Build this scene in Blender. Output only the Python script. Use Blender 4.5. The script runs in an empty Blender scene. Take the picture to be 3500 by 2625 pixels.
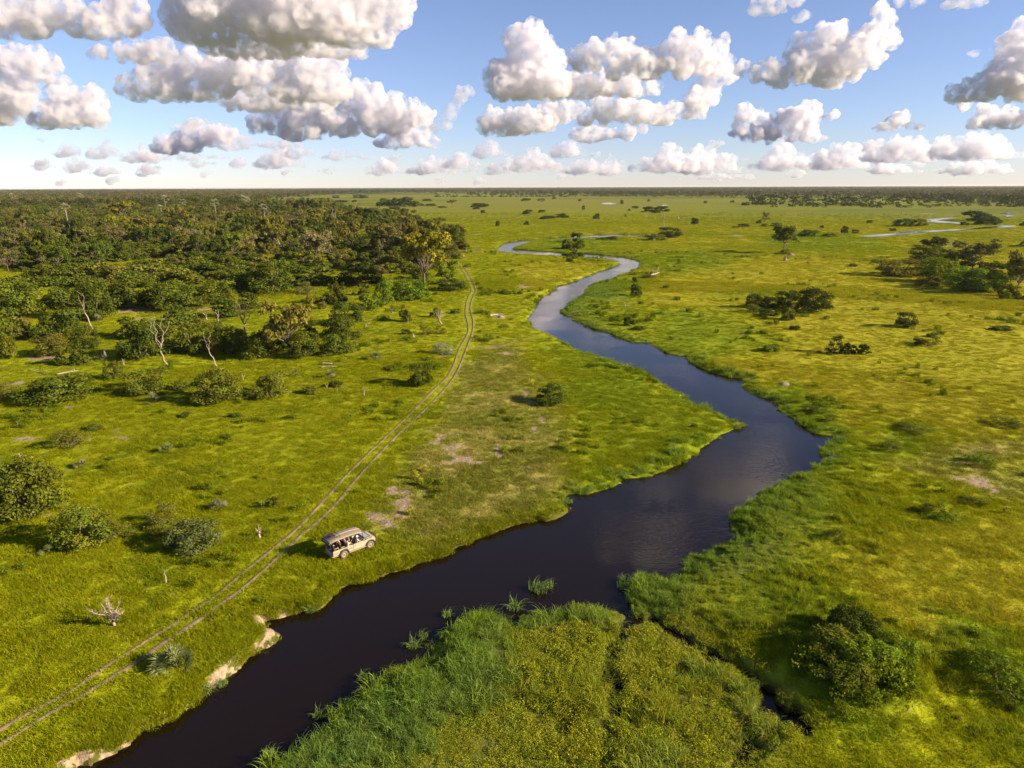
import bpy, bmesh, math, random
import numpy as np
from mathutils import Matrix, Vector

# ------------------------------------------------------------------ camera, sky, sun, exposure
SC = bpy.context.scene
COL = SC.collection
R = math.radians
W0, H0, FOC = 3500.0, 2625.0, 2425.6           # the photograph's pixels, focal length in them
PITCH, ROLL, CAMH = R(15.54), R(-0.2), 36.5
cam_data = bpy.data.cameras.new('camera')
cam = bpy.data.objects.new('camera', cam_data)
COL.objects.link(cam)
cam_data.sensor_width = 36.0
cam_data.lens = 36.0 * FOC / W0
cam_data.clip_start, cam_data.clip_end = 1.0, 250000.0
M3 = Matrix.Rotation(R(90) - PITCH, 3, 'X') @ Matrix.Rotation(ROLL, 3, 'Z')
cam.matrix_world = Matrix.Translation((0, 0, CAMH)) @ M3.to_4x4()
SC.camera = cam

SUN_EL, SUN_AZ = R(22.5), R(104)                  # azimuth clockwise from +Y
world = bpy.data.worlds.new('World')
SC.world = world
world.use_nodes = True
wn = world.node_tree
sky = wn.nodes.new('ShaderNodeTexSky')
sky.sky_type = 'NISHITA'
sky.sun_disc = False
sky.sun_elevation, sky.sun_rotation = SUN_EL, SUN_AZ
sky.altitude = 950
sky.air_density, sky.dust_density, sky.ozone_density = 1.0, 0.15, 4.5
_tint = wn.nodes.new('ShaderNodeMix'); _tint.data_type = 'RGBA'; _tint.blend_type = 'MULTIPLY'; _tint.inputs[0].default_value = 1.0
_tint.inputs[7].default_value = (1.05, .925, 1.03, 1)                  # the camera's white balance: skies lean to violet
wn.links.new(sky.outputs[0], _tint.inputs[6])
_sat = wn.nodes.new('ShaderNodeHueSaturation'); _sat.inputs['Saturation'].default_value = .90
wn.links.new(_tint.outputs[2], _sat.inputs['Color'])
wn.links.new(_sat.outputs[0], wn.nodes['Background'].inputs[0])
wn.nodes['Background'].inputs[1].default_value = 0.055
sun_data = bpy.data.lights.new('sun', 'SUN')
sun_data.energy, sun_data.angle, sun_data.color = 4.8, R(0.5), (1.0, 0.82, 0.61)
sun = bpy.data.objects.new('sun', sun_data)
COL.objects.link(sun)
SUN_DIR = Vector((math.sin(SUN_AZ) * math.cos(SUN_EL), math.cos(SUN_AZ) * math.cos(SUN_EL), math.sin(SUN_EL)))
sun.rotation_euler = SUN_DIR.to_track_quat('Z', 'Y').to_euler()
SC.view_settings.view_transform = 'Standard'
SC.view_settings.look = 'None'
SC.view_settings.gamma = 1.0
SC.view_settings.use_curve_mapping = False
SC.view_settings.exposure = 1.52
SC.cycles.max_bounces = 20
SC.cycles.diffuse_bounces = 3
SC.cycles.glossy_bounces = 3
SC.cycles.transmission_bounces = 4
SC.cycles.volume_bounces = 14
SC.cycles.transparent_max_bounces = 8
SC.cycles.caustics_reflective = False
SC.cycles.caustics_refractive = False

# ------------------------------------------------------------------ survey helpers
def ray(x, y):
    return (M3 @ Vector(((x - W0 / 2) / FOC, -(y - H0 / 2) / FOC, -1.0))).normalized()

def gp(x, y, z=0.0):
    """where the sight line through a photograph pixel meets the level z"""
    d = ray(x, y)
    t = (z - CAMH) / d.z
    return Vector((d.x * t, d.y * t, z))

AXIS = M3 @ Vector((0, 0, -1))
def m_per_px(p):
    return (Vector(p) - Vector((0, 0, CAMH))).dot(AXIS) / FOC

ZOOM = {'A': (0, 600, .3956), 'B': (800, 600, .4069), 'C': (1700, 600, .4069), 'D': (2600, 600, .4069),
        'E': (0, 1250, .3956), 'F': (0, 1900, .4371), 'G': (800, 1250, .4069), 'H': (800, 1900, .4371),
        'I': (1700, 1250, .4069), 'J': (1700, 1900, .4371), 'K': (2600, 1250, .4069), 'L': (2600, 1900, .4371),
        'M': (0, 0, .7911), 'N': (1750, 0, .7911), 'S': (0, 0, 1.0)}
def zs(k, x, y):
    a, b, s = ZOOM[k]
    return a + x * s, b + y * s

# ------------------------------------------------------------------ numpy noise
def _hash(ix, iy, seed):
    h = (ix.astype(np.int64) * 374761393 + iy.astype(np.int64) * 668265263 + seed * 1442695041) & 0xFFFFFFFF
    h = ((h ^ (h >> 13)) * 1274126177) & 0xFFFFFFFF
    h = (h ^ (h >> 16)) & 0xFFFFFF
    return h / float(0xFFFFFF)

def vnoise(x, y, seed=0):
    ix, iy = np.floor(x), np.floor(y)
    fx, fy = x - ix, y - iy
    fx, fy = fx * fx * (3 - 2 * fx), fy * fy * (3 - 2 * fy)
    a, b = _hash(ix, iy, seed), _hash(ix + 1, iy, seed)
    c, d = _hash(ix, iy + 1, seed), _hash(ix + 1, iy + 1, seed)
    return (a * (1 - fx) + b * fx) * (1 - fy) + (c * (1 - fx) + d * fx) * fy

def fbm(x, y, scale, seed=0, octv=4):
    s, amp, tot = 0.0, 1.0, 0.0
    for k in range(octv):
        s = s + amp * vnoise(x / scale * 2 ** k + 17.3 * k, y / scale * 2 ** k - 9.1 * k, seed + k * 13)
        tot += amp
        amp *= 0.5
    return s / tot

def sstep(a, b, x):
    t = np.clip((x - a) / (b - a), 0, 1)
    return t * t * (3 - 2 * t)

def inpoly(px, py, poly):
    poly = np.asarray(poly, float)
    x0, y0 = poly.min(0); x1, y1 = poly.max(0)
    res = np.zeros(px.shape, bool)
    idx = np.nonzero((px >= x0) & (px <= x1) & (py >= y0) & (py <= y1))[0]
    if idx.size == 0:
        return res
    x, y = px[idx], py[idx]
    r = np.zeros(idx.size, bool)
    n = len(poly)
    for i in range(n):
        ax, ay = poly[i]; bx, by = poly[(i + 1) % n]
        c = ((ay > y) != (by > y))
        with np.errstate(divide='ignore', invalid='ignore'):
            r ^= c & (x < (bx - ax) * (y - ay) / (by - ay) + ax)
    res[idx] = r
    return res

def polydist(px, py, line, closed=False, reach=30.0):
    line = np.asarray(line, float)
    n = len(line)
    d = np.full(px.shape, reach)
    for i in range(n if closed else n - 1):
        a, b = line[i], line[(i + 1) % n]
        lo, hi = np.minimum(a, b) - reach, np.maximum(a, b) + reach
        idx = np.nonzero((px > lo[0]) & (px < hi[0]) & (py > lo[1]) & (py < hi[1]))[0]
        if idx.size == 0:
            continue
        ab = b - a
        L = max(ab @ ab, 1e-9)
        x, y = px[idx] - a[0], py[idx] - a[1]
        t = np.clip((x * ab[0] + y * ab[1]) / L, 0, 1)
        d[idx] = np.minimum(d[idx], np.hypot(x - t * ab[0], y - t * ab[1]))
    return d

# ------------------------------------------------------------------ mesh helpers
def tag(o, label=None, cat=None, group=None, kind=None):
    if label: o['label'] = label
    if cat: o['category'] = cat
    if group: o['group'] = group
    if kind: o['kind'] = kind
    return o

def empty(name, loc=(0, 0, 0), rz=0.0):
    o = bpy.data.objects.new(name, None)
    o.location = loc
    o.rotation_euler = (0, 0, rz)
    o.empty_display_size = 0.3
    COL.objects.link(o)
    return o

def link(name, me, parent=None, loc=None):
    o = bpy.data.objects.new(name, me)
    COL.objects.link(o)
    if parent is not None: o.parent = parent
    if loc is not None: o.location = loc
    return o

def np_mesh(name, verts, faces, mat, smooth=False, attrs=None):
    """faces: (n,3) or (n,4) array"""
    verts = np.asarray(verts, np.float32); faces = np.asarray(faces, np.int32)
    me = bpy.data.meshes.new(name)
    k = faces.shape[1]
    me.vertices.add(len(verts)); me.vertices.foreach_set('co', verts.ravel())
    me.loops.add(faces.size); me.loops.foreach_set('vertex_index', faces.ravel())
    me.polygons.add(len(faces))
    me.polygons.foreach_set('loop_start', np.arange(0, faces.size, k, dtype=np.int32))
    me.polygons.foreach_set('loop_total', np.full(len(faces), k, np.int32))
    if smooth: me.polygons.foreach_set('use_smooth', np.ones(len(faces), bool))
    me.update(calc_edges=True)
    for an, (typ, data) in (attrs or {}).items():
        a = me.attributes.new(an, typ, 'POINT')
        data = np.asarray(data, np.float32)
        a.data.foreach_set('color' if typ == 'FLOAT_COLOR' else ('vector' if typ == 'FLOAT_VECTOR' else 'value'), data.ravel())
    if mat: me.materials.append(mat)
    return me

class MB:
    """collects shapes, builds one mesh object"""
    def __init__(self):
        self.v, self.f = [], []
    def add(self, vs, fs):
        o = len(self.v)
        self.v += [tuple(p) for p in vs]
        self.f += [tuple(i + o for i in f) for f in fs]
        return self
    def box(self, c, s, rot=None, bev=0.0):
        bm = bmesh.new()
        bmesh.ops.create_cube(bm, size=1.0)
        for v in bm.verts: v.co = Vector((v.co.x * s[0], v.co.y * s[1], v.co.z * s[2]))
        if bev > 0:
            bmesh.ops.bevel(bm, geom=list(bm.edges), offset=bev, segments=2, affect='EDGES', profile=0.6)
        m = rot.to_3x3() if rot is not None else Matrix.Identity(3)
        bm.verts.index_update()
        self.add([m @ v.co + Vector(c) for v in bm.verts], [[v.index for v in f.verts] for f in bm.faces])
        bm.free()
        return self
    def tube(self, pts, rad, n=6, cap=True):
        pts = [Vector(p) for p in pts]
        if not hasattr(rad, '__len__'): rad = [rad] * len(pts)
        vs, fs = [], []
        up = Vector((0, 0, 1))
        prev = None
        for i, p in enumerate(pts):
            d = (pts[min(i + 1, len(pts) - 1)] - pts[max(i - 1, 0)])
            d = d.normalized() if d.length > 1e-9 else Vector((0, 0, 1))
            if prev is None:
                a = d.cross(up) if abs(d.z) < .95 else d.cross(Vector((1, 0, 0)))
            else:
                a = prev - d * prev.dot(d)
            a.normalize(); prev = a
            b = d.cross(a)
            for k in range(n):
                t = 2 * math.pi * k / n
                vs.append(p + (a * math.cos(t) + b * math.sin(t)) * rad[i])
        for i in range(len(pts) - 1):
            for k in range(n):
                k2 = (k + 1) % n
                fs.append((i * n + k, i * n + k2, (i + 1) * n + k2, (i + 1) * n + k))
        if cap:
            fs.append(tuple(range(n))[::-1])
            fs.append(tuple((len(pts) - 1) * n + k for k in range(n)))
        return self.add(vs, fs)
    def lathe(self, prof, c=(0, 0, 0), axis='Z', n=20):
        vs, fs = [], []
        for r, h in prof:
            for k in range(n):
                t = 2 * math.pi * k / n
                if axis == 'Z': vs.append((c[0] + r * math.cos(t), c[1] + r * math.sin(t), c[2] + h))
                else: vs.append((c[0] + r * math.cos(t), c[1] + h, c[2] + r * math.sin(t)))
        for i in range(len(prof) - 1):
            for k in range(n):
                k2 = (k + 1) % n
                fs.append((i * n + k, i * n + k2, (i + 1) * n + k2, (i + 1) * n + k))
        return self.add(vs, fs)
    def prism(self, outline, y0, y1):
        """outline in (x, z), extruded along y"""
        n = len(outline)
        vs = [(x, y0, z) for x, z in outline] + [(x, y1, z) for x, z in outline]
        fs = [tuple(range(n)), tuple(range(2 * n - 1, n - 1, -1))]
        for i in range(n):
            j = (i + 1) % n
            fs.append((i, i + n, j + n, j))
        return self.add(vs, fs)
    def mesh(self, name, mat, smooth=False):
        me = bpy.data.meshes.new(name)
        me.from_pydata(self.v, [], self.f)
        me.validate()
        bm = bmesh.new(); bm.from_mesh(me)
        bmesh.ops.recalc_face_normals(bm, faces=bm.faces)
        if smooth:
            for f in bm.faces: f.smooth = True
        bm.to_mesh(me); bm.free()
        if mat: me.materials.append(mat)
        return me
    def build(self, name, mat, parent=None, smooth=False):
        return link(name, self.mesh(name, mat, smooth), parent)

# ------------------------------------------------------------------ materials
def newmat(name):
    m = bpy.data.materials.new(name)
    m.use_nodes = True
    return m, m.node_tree, m.node_tree.nodes['Principled BSDF']

def plain(name, col, rough=0.7, metal=0.0, var=0.25, scale=6.0, spec=0.3):
    m, nt, b = newmat(name)
    tc = nt.nodes.new('ShaderNodeTexCoord')
    n = nt.nodes.new('ShaderNodeTexNoise'); n.inputs['Scale'].default_value = scale; n.inputs['Detail'].default_value = 5
    nt.links.new(tc.outputs['Object'], n.inputs['Vector'])
    mr = nt.nodes.new('ShaderNodeMapRange'); mr.inputs[3].default_value = 1 - var; mr.inputs[4].default_value = 1 + var
    nt.links.new(n.outputs[0], mr.inputs[0])
    mx = nt.nodes.new('ShaderNodeMix'); mx.data_type = 'RGBA'; mx.blend_type = 'MULTIPLY'; mx.inputs[0].default_value = 1.0
    mx.inputs[6].default_value = (*col, 1)
    nt.links.new(mr.outputs[0], mx.inputs[7])
    nt.links.new(mx.outputs[2], b.inputs['Base Color'])
    b.inputs['Roughness'].default_value = rough
    b.inputs['Metallic'].default_value = metal
    b.inputs['Specular IOR Level'].default_value = spec
    return m

def leaf_mat(name, source, trans=0.3, glossy=False):
    """source: 'INSTANCER' tint, or 'OBJECT' colour of the object itself; 'v' varies leaf to leaf"""
    m = bpy.data.materials.new(name); m.use_nodes = True
    nt = m.node_tree; nt.nodes.clear(); L = nt.links
    out = nt.nodes.new('ShaderNodeOutputMaterial')
    if source == 'INSTANCER':
        a = nt.nodes.new('ShaderNodeAttribute'); a.attribute_type = 'INSTANCER'; a.attribute_name = 'tint'; colr = a.outputs['Color']
    else:
        a = nt.nodes.new('ShaderNodeObjectInfo'); colr = a.outputs['Color']
    v = nt.nodes.new('ShaderNodeAttribute'); v.attribute_name = 'v'
    mx = nt.nodes.new('ShaderNodeMix'); mx.data_type = 'RGBA'; mx.blend_type = 'MULTIPLY'; mx.inputs[0].default_value = 1
    L.new(colr, mx.inputs[6]); L.new(v.outputs['Color'], mx.inputs[7])
    d = nt.nodes.new('ShaderNodeBsdfDiffuse'); t = nt.nodes.new('ShaderNodeBsdfTranslucent')
    L.new(mx.outputs[2], d.inputs[0])
    br = nt.nodes.new('ShaderNodeMix'); br.data_type = 'RGBA'; br.blend_type = 'MULTIPLY'; br.inputs[0].default_value = 1
    br.inputs[7].default_value = (1.15, 1.15, .5, 1)
    L.new(mx.outputs[2], br.inputs[6]); L.new(br.outputs[2], t.inputs[0])
    ms = nt.nodes.new('ShaderNodeMixShader'); ms.inputs[0].default_value = trans
    L.new(d.outputs[0], ms.inputs[1]); L.new(t.outputs[0], ms.inputs[2])
    last = ms.outputs[0]
    if glossy:
        g = nt.nodes.new('ShaderNodeBsdfGlossy'); g.inputs['Roughness'].default_value = .45; g.inputs[0].default_value = (1, 1, 1, 1)
        m2 = nt.nodes.new('ShaderNodeMixShader'); m2.inputs[0].default_value = .025
        L.new(last, m2.inputs[1]); L.new(g.outputs[0], m2.inputs[2]); last = m2.outputs[0]
    L.new(last, out.inputs[0])
    return m

MAT_GRASS = leaf_mat('grass_blades', 'INSTANCER', .35, False)
MAT_LEAF_I = leaf_mat('leaves_far', 'INSTANCER', .22, False)
MAT_LEAF = leaf_mat('leaves', 'OBJECT', .25)
MAT_BARK = plain('bark', (.13, .095, .068), .9, var=.35, scale=3)
MAT_DEAD = plain('dead_wood', (.29, .225, .165), .85, var=.3, scale=4)
MAT_MOUND = plain('termite_earth', (.22, .165, .122), .95, var=.3, scale=2.5)

# ------------------------------------------------------------------ the river's outline (photo survey -> metres)
WATER = -0.7
left_bank = [(120, 2790), (200, 2690), (258, 2617), (306, 2610), (376, 2582), (437, 2547), (498, 2503), (564, 2473), (651, 2407), (717, 2363), (787, 2302),
  (840, 2268), (887, 2237), (931, 2202), (944, 2162), (905, 2142), (894, 2125), (949, 2114), (1018, 2099), (1080, 2088), (1132, 2049), (1158, 2014),
  (1193, 1998), (1241, 1992), (1303, 1974), (1381, 1948), (1421, 1926), (1532, 1900), (1600, 1852), (1650, 1825), (1700, 1812), (1761, 1795),
  (1822, 1783), (1875, 1783), (1920, 1763), (1940, 1746), (1936, 1718), (1930, 1697), (1960, 1687), (2009, 1691), (2058, 1673), (2131, 1651),
  (2112, 1634), (2168, 1634), (2237, 1626), (2286, 1600), (2343, 1575), (2380, 1548), (2392, 1531), (2457, 1494), (2514, 1470), (2546, 1449)]
left_bank_far = [(2514, 1421), (2473, 1405), (2412, 1376), (2367, 1368), (2327, 1331), (2286, 1311), (2249, 1283), (2188, 1254), (2130, 1240), (2066, 1214),
  (1985, 1190), (1944, 1170), (1903, 1145), (1855, 1121), (1818, 1111), (1804, 1076), (1826, 1052), (1834, 1023), (1859, 1003), (1883, 991),
  (1899, 970), (1936, 962), (1985, 946), (2046, 921), (2107, 901), (2119, 893), (2099, 883), (2050, 879), (1993, 875), (1924, 871), (1863, 869),
  (1802, 866), (1741, 861), (1705, 855), (1697, 847), (1700, 842)]
left_bank_top = [(1720, 832), (1753, 824), (1822, 820), (1895, 814), (1964, 807), (2025, 803), (2091, 799), (2148, 802), (2209, 803)]
right_far = [(2209, 806), (2127, 806), (2025, 810), (1944, 814), (1863, 818), (1814, 824), (1781, 834), (1745, 848)]
right_mid = [(1781, 853), (1863, 859), (1924, 863), (1993, 866), (2025, 868), (2066, 872), (2107, 875), (2139, 881), (2180, 889), (2190, 899)]
right_in = [(2186, 909), (2152, 921), (2095, 942), (2062, 954), (2021, 966), (2013, 982), (2001, 995), (1977, 1007), (1944, 1027), (1912, 1052)]
right_out = [(1916, 1068), (1944, 1084), (1981, 1105), (2025, 1125), (2074, 1137), (2148, 1166), (2217, 1174), (2241, 1190), (2290, 1210), (2347, 1221),
  (2375, 1249), (2388, 1254), (2432, 1274), (2493, 1291), (2554, 1297), (2538, 1315), (2538, 1327), (2567, 1344), (2600, 1356), (2641, 1372),
  (2645, 1388), (2681, 1417), (2730, 1445), (2775, 1478), (2812, 1488), (2856, 1490), (2852, 1498)]
right_near = [(2799, 1506), (2803, 1527), (2816, 1543), (2803, 1563), (2779, 1567), (2779, 1588), (2710, 1596), (2702, 1608), (2706, 1632), (2641, 1632),
  (2620, 1661), (2575, 1681), (2546, 1706), (2506, 1722), (2495, 1759), (2502, 1783), (2546, 1794), (2493, 1807), (2445, 1836), (2416, 1856), (2351, 1868),
  (2347, 1913), (2325, 1931), (2259, 1944), (2181, 1939), (2137, 1961), (2133, 2014), (2155, 2049), (2128, 2052), (2111, 2042), (2028, 2040),
  (1962, 2040), (1888, 2053), (1787, 2092), (1726, 2092), (1670, 2070), (1609, 2068), (1587, 2092), (1561, 2114), (1499, 2136), (1473, 2171),
  (1469, 2206), (1438, 2228), (1333, 2254), (1303, 2293), (1263, 2320), (1207, 2341), (1185, 2372), (1137, 2411), (1088, 2464), (1045, 2490),
  (1014, 2521), (949, 2547), (887, 2608), (879, 2625), (800, 2700), (740, 2790)]
def proj(l, z): return [tuple(gp(x, y, z)[:2]) for x, y in l]
RIVER = (proj(left_bank, WATER) + proj(left_bank_far, .25) + proj(left_bank_top, WATER) + proj(right_far, .2) + proj(right_mid, WATER)
         + proj(right_in, .2) + proj(right_out, WATER) + proj(right_near, .55))
CUT = proj(left_bank[:34], WATER)                                          # the steep, bare bank
def S2w(l, z=0.0): return [tuple(gp(x, y, z)[:2]) for x, y in l]
CREEKS = [(S2w([(2145, 2050), (2155, 2088), (2225, 2105), (2290, 2145), (2356, 2184), (2443, 2219), (2530, 2276), (2600, 2325), (2665, 2400), (2753, 2481)]), .5),
          (S2w([(2155, 2097), (2102, 2197), (2085, 2271), (2089, 2315), (2106, 2446)]), .35)]
HOLES = S2w([(2085, 2318), (2640, 2400), (2700, 2440), (2620, 2350), (1260, 2420), (1290, 2520), (2240, 2108), (1925, 2480), (2500, 2560), (2560, 2530), (1330, 2590)])
HOLE_R = [1.0, 1.2, 1.1, .9, 1.1, 1.2, .8, .5, .7, .8, .7]

Z = {}
Z['reed'] = [S2w([(820, 2720), (879, 2620), (949, 2545), (1045, 2488), (1137, 2409), (1207, 2338), (1303, 2290), (1333, 2250), (1473, 2200), (1499, 2134), (1587, 2090),
    (1670, 2060), (1720, 2100), (1750, 2200), (1700, 2330), (1560, 2420), (1480, 2520), (1420, 2640), (1300, 2760)]),
    S2w([(2128, 2010), (2140, 1955), (2181, 1932), (2259, 1938), (2330, 1930), (2420, 1900), (2460, 1960), (2380, 2000), (2330, 2060), (2230, 2075)]),
    S2w([(2610, 1660), (2640, 1628), (2706, 1625), (2740, 1680), (2720, 1760), (2650, 1830), (2560, 1800), (2500, 1780), (2500, 1725)]),
    S2w([(1905, 1052), (2001, 990), (2030, 960), (2060, 950), (2070, 990), (2030, 1020), (1980, 1040), (1960, 1075), (2020, 1110), (2060, 1140), (1980, 1110)]),
    S2w([(2380, 1850), (2440, 1800), (2540, 1800), (2640, 1850), (2600, 1930), (2480, 1940), (2400, 1900)])]
Z['lush'] = [S2w([(2560, 1700), (2640, 1640), (2720, 1595), (2800, 1560), (2930, 1600), (2960, 1700), (2880, 1790), (2900, 1900), (2860, 2020), (2800, 2130), (2620, 2110), (2480, 2110), (2330, 2060), (2140, 2010), (2145, 1950), (2260, 1925), (2350, 1895), (2430, 1845), (2490, 1790)]),
    S2w([(2740, 2180), (2870, 2130), (3010, 2200), (3120, 2340), (3080, 2420), (2960, 2400), (2820, 2350)]),
    S2w([(3200, 2110), (3330, 2160), (3560, 2330), (3600, 2560), (3480, 2520), (3350, 2360), (3220, 2230)])]
Z['herb'] = [S2w([(1720, 2100), (1790, 2085), (1890, 2050), (2110, 2040), (2230, 2070), (2380, 2080), (2470, 2140), (2560, 2290), (2660, 2380), (2700, 2500), (2560, 2640),
    (2400, 2760), (1300, 2760), (1420, 2640), (1480, 2520), (1560, 2420), (1700, 2330), (1750, 2200)]),
    S2w([(2420, 1900), (2600, 1780), (2680, 1790), (2760, 1850), (2700, 1920), (2520, 1990), (2420, 2030)])]
Z['wet'] = [S2w([(1924, 1235), (1944, 1380), (1990, 1430), (2040, 1540), (2110, 1620), (2237, 1624), (2546, 1448), (2412, 1375), (2188, 1253), (1990, 1190), (1855, 1121), (1890, 1180)]),
    S2w([(1912, 1052), (2025, 1123), (2148, 1166), (2217, 1174), (2257, 1113), (2135, 1047), (2188, 966), (2120, 940), (2066, 956)]),
    S2w([(2213, 1060), (2400, 1065), (2600, 1130), (2610, 1165), (2412, 1210), (2347, 1221), (2241, 1190), (2240, 1120)]),
    S2w([(2168, 860), (2320, 852), (2500, 862), (2480, 925), (2350, 932), (2200, 935), (2195, 905)]),
    S2w([(1745, 848), (1790, 832), (1900, 815), (2100, 808), (2080, 870), (1900, 860)]),
    S2w([(2000, 1745), (1940, 1740), (1960, 1690), (2110, 1640), (2237, 1622), (2250, 1590), (2150, 1560), (2080, 1600), (1950, 1620)]),
    S2w([(2641, 1330), (2700, 1310), (2760, 1340), (2860, 1430), (2900, 1490), (2980, 1530), (3010, 1580), (2900, 1600), (2800, 1560), (2800, 1500), (2690, 1420), (2645, 1385)]),
    S2w([(3000, 1480), (3180, 1460), (3200, 1540), (3050, 1560)]), S2w([(2420, 1000), (2620, 985), (2680, 1010), (2520, 1030)]),
    S2w([(2640, 780), (3000, 810), (3060, 850), (2800, 860), (2600, 840)]),
    S2w([(2700, 1900), (2860, 1990), (3000, 2300), (3100, 2540), (2900, 2560), (2700, 2300)]),
    S2w([(3260, 2110), (3500, 2150), (3560, 2500), (3400, 2360), (3270, 2230)])]
Z['gold'] = [S2w([(2400, 900), (2700, 870), (3050, 900), (3700, 860), (3900, 1300), (3400, 1500), (2900, 1420), (2640, 1300), (2450, 1260), (2380, 1215), (2640, 1180), (2640, 1050), (2250, 1040), (2230, 980)]),
    S2w([(2820, 1900), (3100, 1850), (3700, 1700), (3700, 2200), (3300, 2090), (3150, 2200), (3000, 2120)]),
    S2w([(2080, 935), (2000, 945), (1930, 975), (1830, 1010), (1760, 960), (1780, 900), (1950, 885)])]
Z['short'] = [S2w([(1500, 1400), (1600, 1250), (1680, 1180), (1780, 1160), (1830, 1280), (1880, 1380), (1930, 1480), (1935, 1600), (1880, 1700), (1700, 1780), (1560, 1840), (1400, 1850), (1290, 1810), (1330, 1720), (1400, 1600)]),
    S2w([(3060, 1600), (3180, 1540), (3500, 1480), (3600, 1600), (3450, 1700), (3300, 1660), (3180, 1640)])]
SAND = [zs('G', 1330, 1055) + (38, 14), zs('G', 1430, 1120) + (36, 30), zs('G', 1410, 1200) + (26, 24), zs('G', 1340, 1160) + (30, 9), zs('G', 1390, 1265) + (30, 10), zs('G', 1220, 1290) + (40, 12),
  zs('G', 1880, 780) + (40, 15), zs('G', 1970, 815) + (38, 8), zs('G', 1820, 690) + (34, 10), zs('G', 1730, 610) + (20, 14), zs('G', 1670, 650) + (22, 5), zs('I', 250, 235) + (14, 6), zs('I', 370, 440) + (18, 10),
  zs('I', 220, 860) + (34, 6), zs('I', 10, 700) + (14, 30), zs('I', 315, 520) + (10, 10), zs('K', 1850, 970) + (44, 14), zs('K', 1900, 1010) + (44, 8), zs('K', 1980, 1050) + (26, 6), zs('K', 1700, 950) + (26, 5),
  zs('B', 1750, 1530) + (24, 4), zs('C', 75, 1508) + (24, 5), zs('C', 30, 1180) + (18, 7), zs('C', 200, 930) + (22, 7), zs('A', 1190, 1170) + (44, 5), zs('A', 1800, 1150) + (36, 5),
  zs('A', 1240, 1225) + (24, 4), zs('B', 2040, 495) + (20, 3), zs('K', 580, 745) + (24, 8), zs('E', 610, 345) + (18, 5), zs('E', 1030, 555) + (18, 6), zs('E', 1060, 620) + (40, 5),
  zs('E', 220, 620) + (36, 6), zs('E', 90, 160) + (40, 6), zs('E', 400, 1285) + (22, 5), zs('A', 400, 1580) + (50, 5), zs('D', 1380, 320) + (16, 2), zs('G', 1180, 1245) + (40, 8), zs('G', 1300, 1340) + (30, 7)]
RUTS = []
_f = lambda k, l: [zs(k, x, y) for x, y in l]
RUTS.append(_f('F', [(-260, 1500), (0, 1365), (200, 1250), (480, 1110), (620, 1030), (800, 900), (960, 800), (1130, 690), (1350, 550), (1500, 440), (1700, 310)])
  + _f('G', [(270, 1590), (380, 1500), (560, 1340), (700, 1190), (860, 1020), (1000, 870), (1160, 720), (1340, 540), (1480, 400), (1640, 240), (1780, 110)])
  + _f('B', [(1850, 1590), (1900, 1450), (1960, 1330), (1965, 1250), (1945, 1150), (1960, 1040), (1995, 970), (1970, 900), (1940, 830), (1905, 780), (1900, 745)]))
RUTS.append(_f('F', [(-260, 1600), (0, 1475), (230, 1340), (430, 1220), (570, 1150), (740, 1050), (930, 930), (1120, 810), (1290, 690), (1500, 550), (1700, 400), (1900, 260)])
  + _f('G', [(410, 1580), (560, 1430), (700, 1310), (860, 1150), (1040, 940), (1200, 770), (1400, 560), (1600, 370), (1760, 210), (1840, 110)])
  + _f('B', [(1905, 1590), (1960, 1440), (2005, 1300), (2005, 1200), (1985, 1120), (2000, 1040), (2030, 970), (2000, 890), (1970, 830), (1930, 770), (1925, 745)]))
RUTS.append(_f('B', [(2055, 655), (2035, 630), (2022, 610), (2020, 588)]))
RUTS.append(_f('B', [(2080, 655), (2055, 630), (2040, 610), (2038, 588)]))
RUTS_W = []
for r in RUTS:
    w = [gp(x, y) for x, y in r]
    out = []
    for i in range(len(w) - 1):                                            # Catmull-Rom, a point about every 0.7 m
        p0, p1, p2, p3 = w[max(i - 1, 0)], w[i], w[i + 1], w[min(i + 2, len(w) - 1)]
        n = max(2, int((p2 - p1).length / .7))
        for k in range(n):
            t = k / n
            out.append(0.5 * ((2 * p1) + (p2 - p0) * t + (2 * p0 - 5 * p1 + 4 * p2 - p3) * t * t + (3 * p1 - p0 - 3 * p2 + p3) * t ** 3))
    out.append(w[-1])
    RUTS_W.append([(p.x, p.y) for p in out])
HUMMOCK = gp(2905, 2290)
BARE_BANK = [(gp(x, y), r) for x, y, r in [(120, 2650, 1.5), (250, 2612, 1.6), (370, 2580, 1.7), (470, 2520, 1.0), (560, 2470, .7), (645, 2405, .8), (690, 2375, .5), (755, 2288, 1.7), (720, 2322, .8), (860, 2262, .6),
             (905, 2185, 1.3), (935, 2150, 1.0), (905, 2118, 1.2), (970, 2100, 1.5), (1120, 2060, .8), (1150, 2030, .8), (1260, 1985, .8), (1320, 1968, 1.0), (1370, 1950, 1.0), (1810, 1785, 1.1), (1740, 1800, .6), (1905, 1766, .8)]]
def bare_bank(x, y):
    b = np.zeros(x.shape)
    n = np.nonzero((y < 110) & (x < 30))[0]
    if n.size:
        q = np.zeros(n.size)
        for c, r in BARE_BANK:
            q = np.maximum(q, 1.5 - np.hypot(x[n] - c.x, y[n] - c.y) / (r * .75))
        b[n] = np.clip(q + (fbm(x[n], y[n], 1.5, 119, 3) - .5) * 1.2, 0, 1)
    return b

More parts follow.
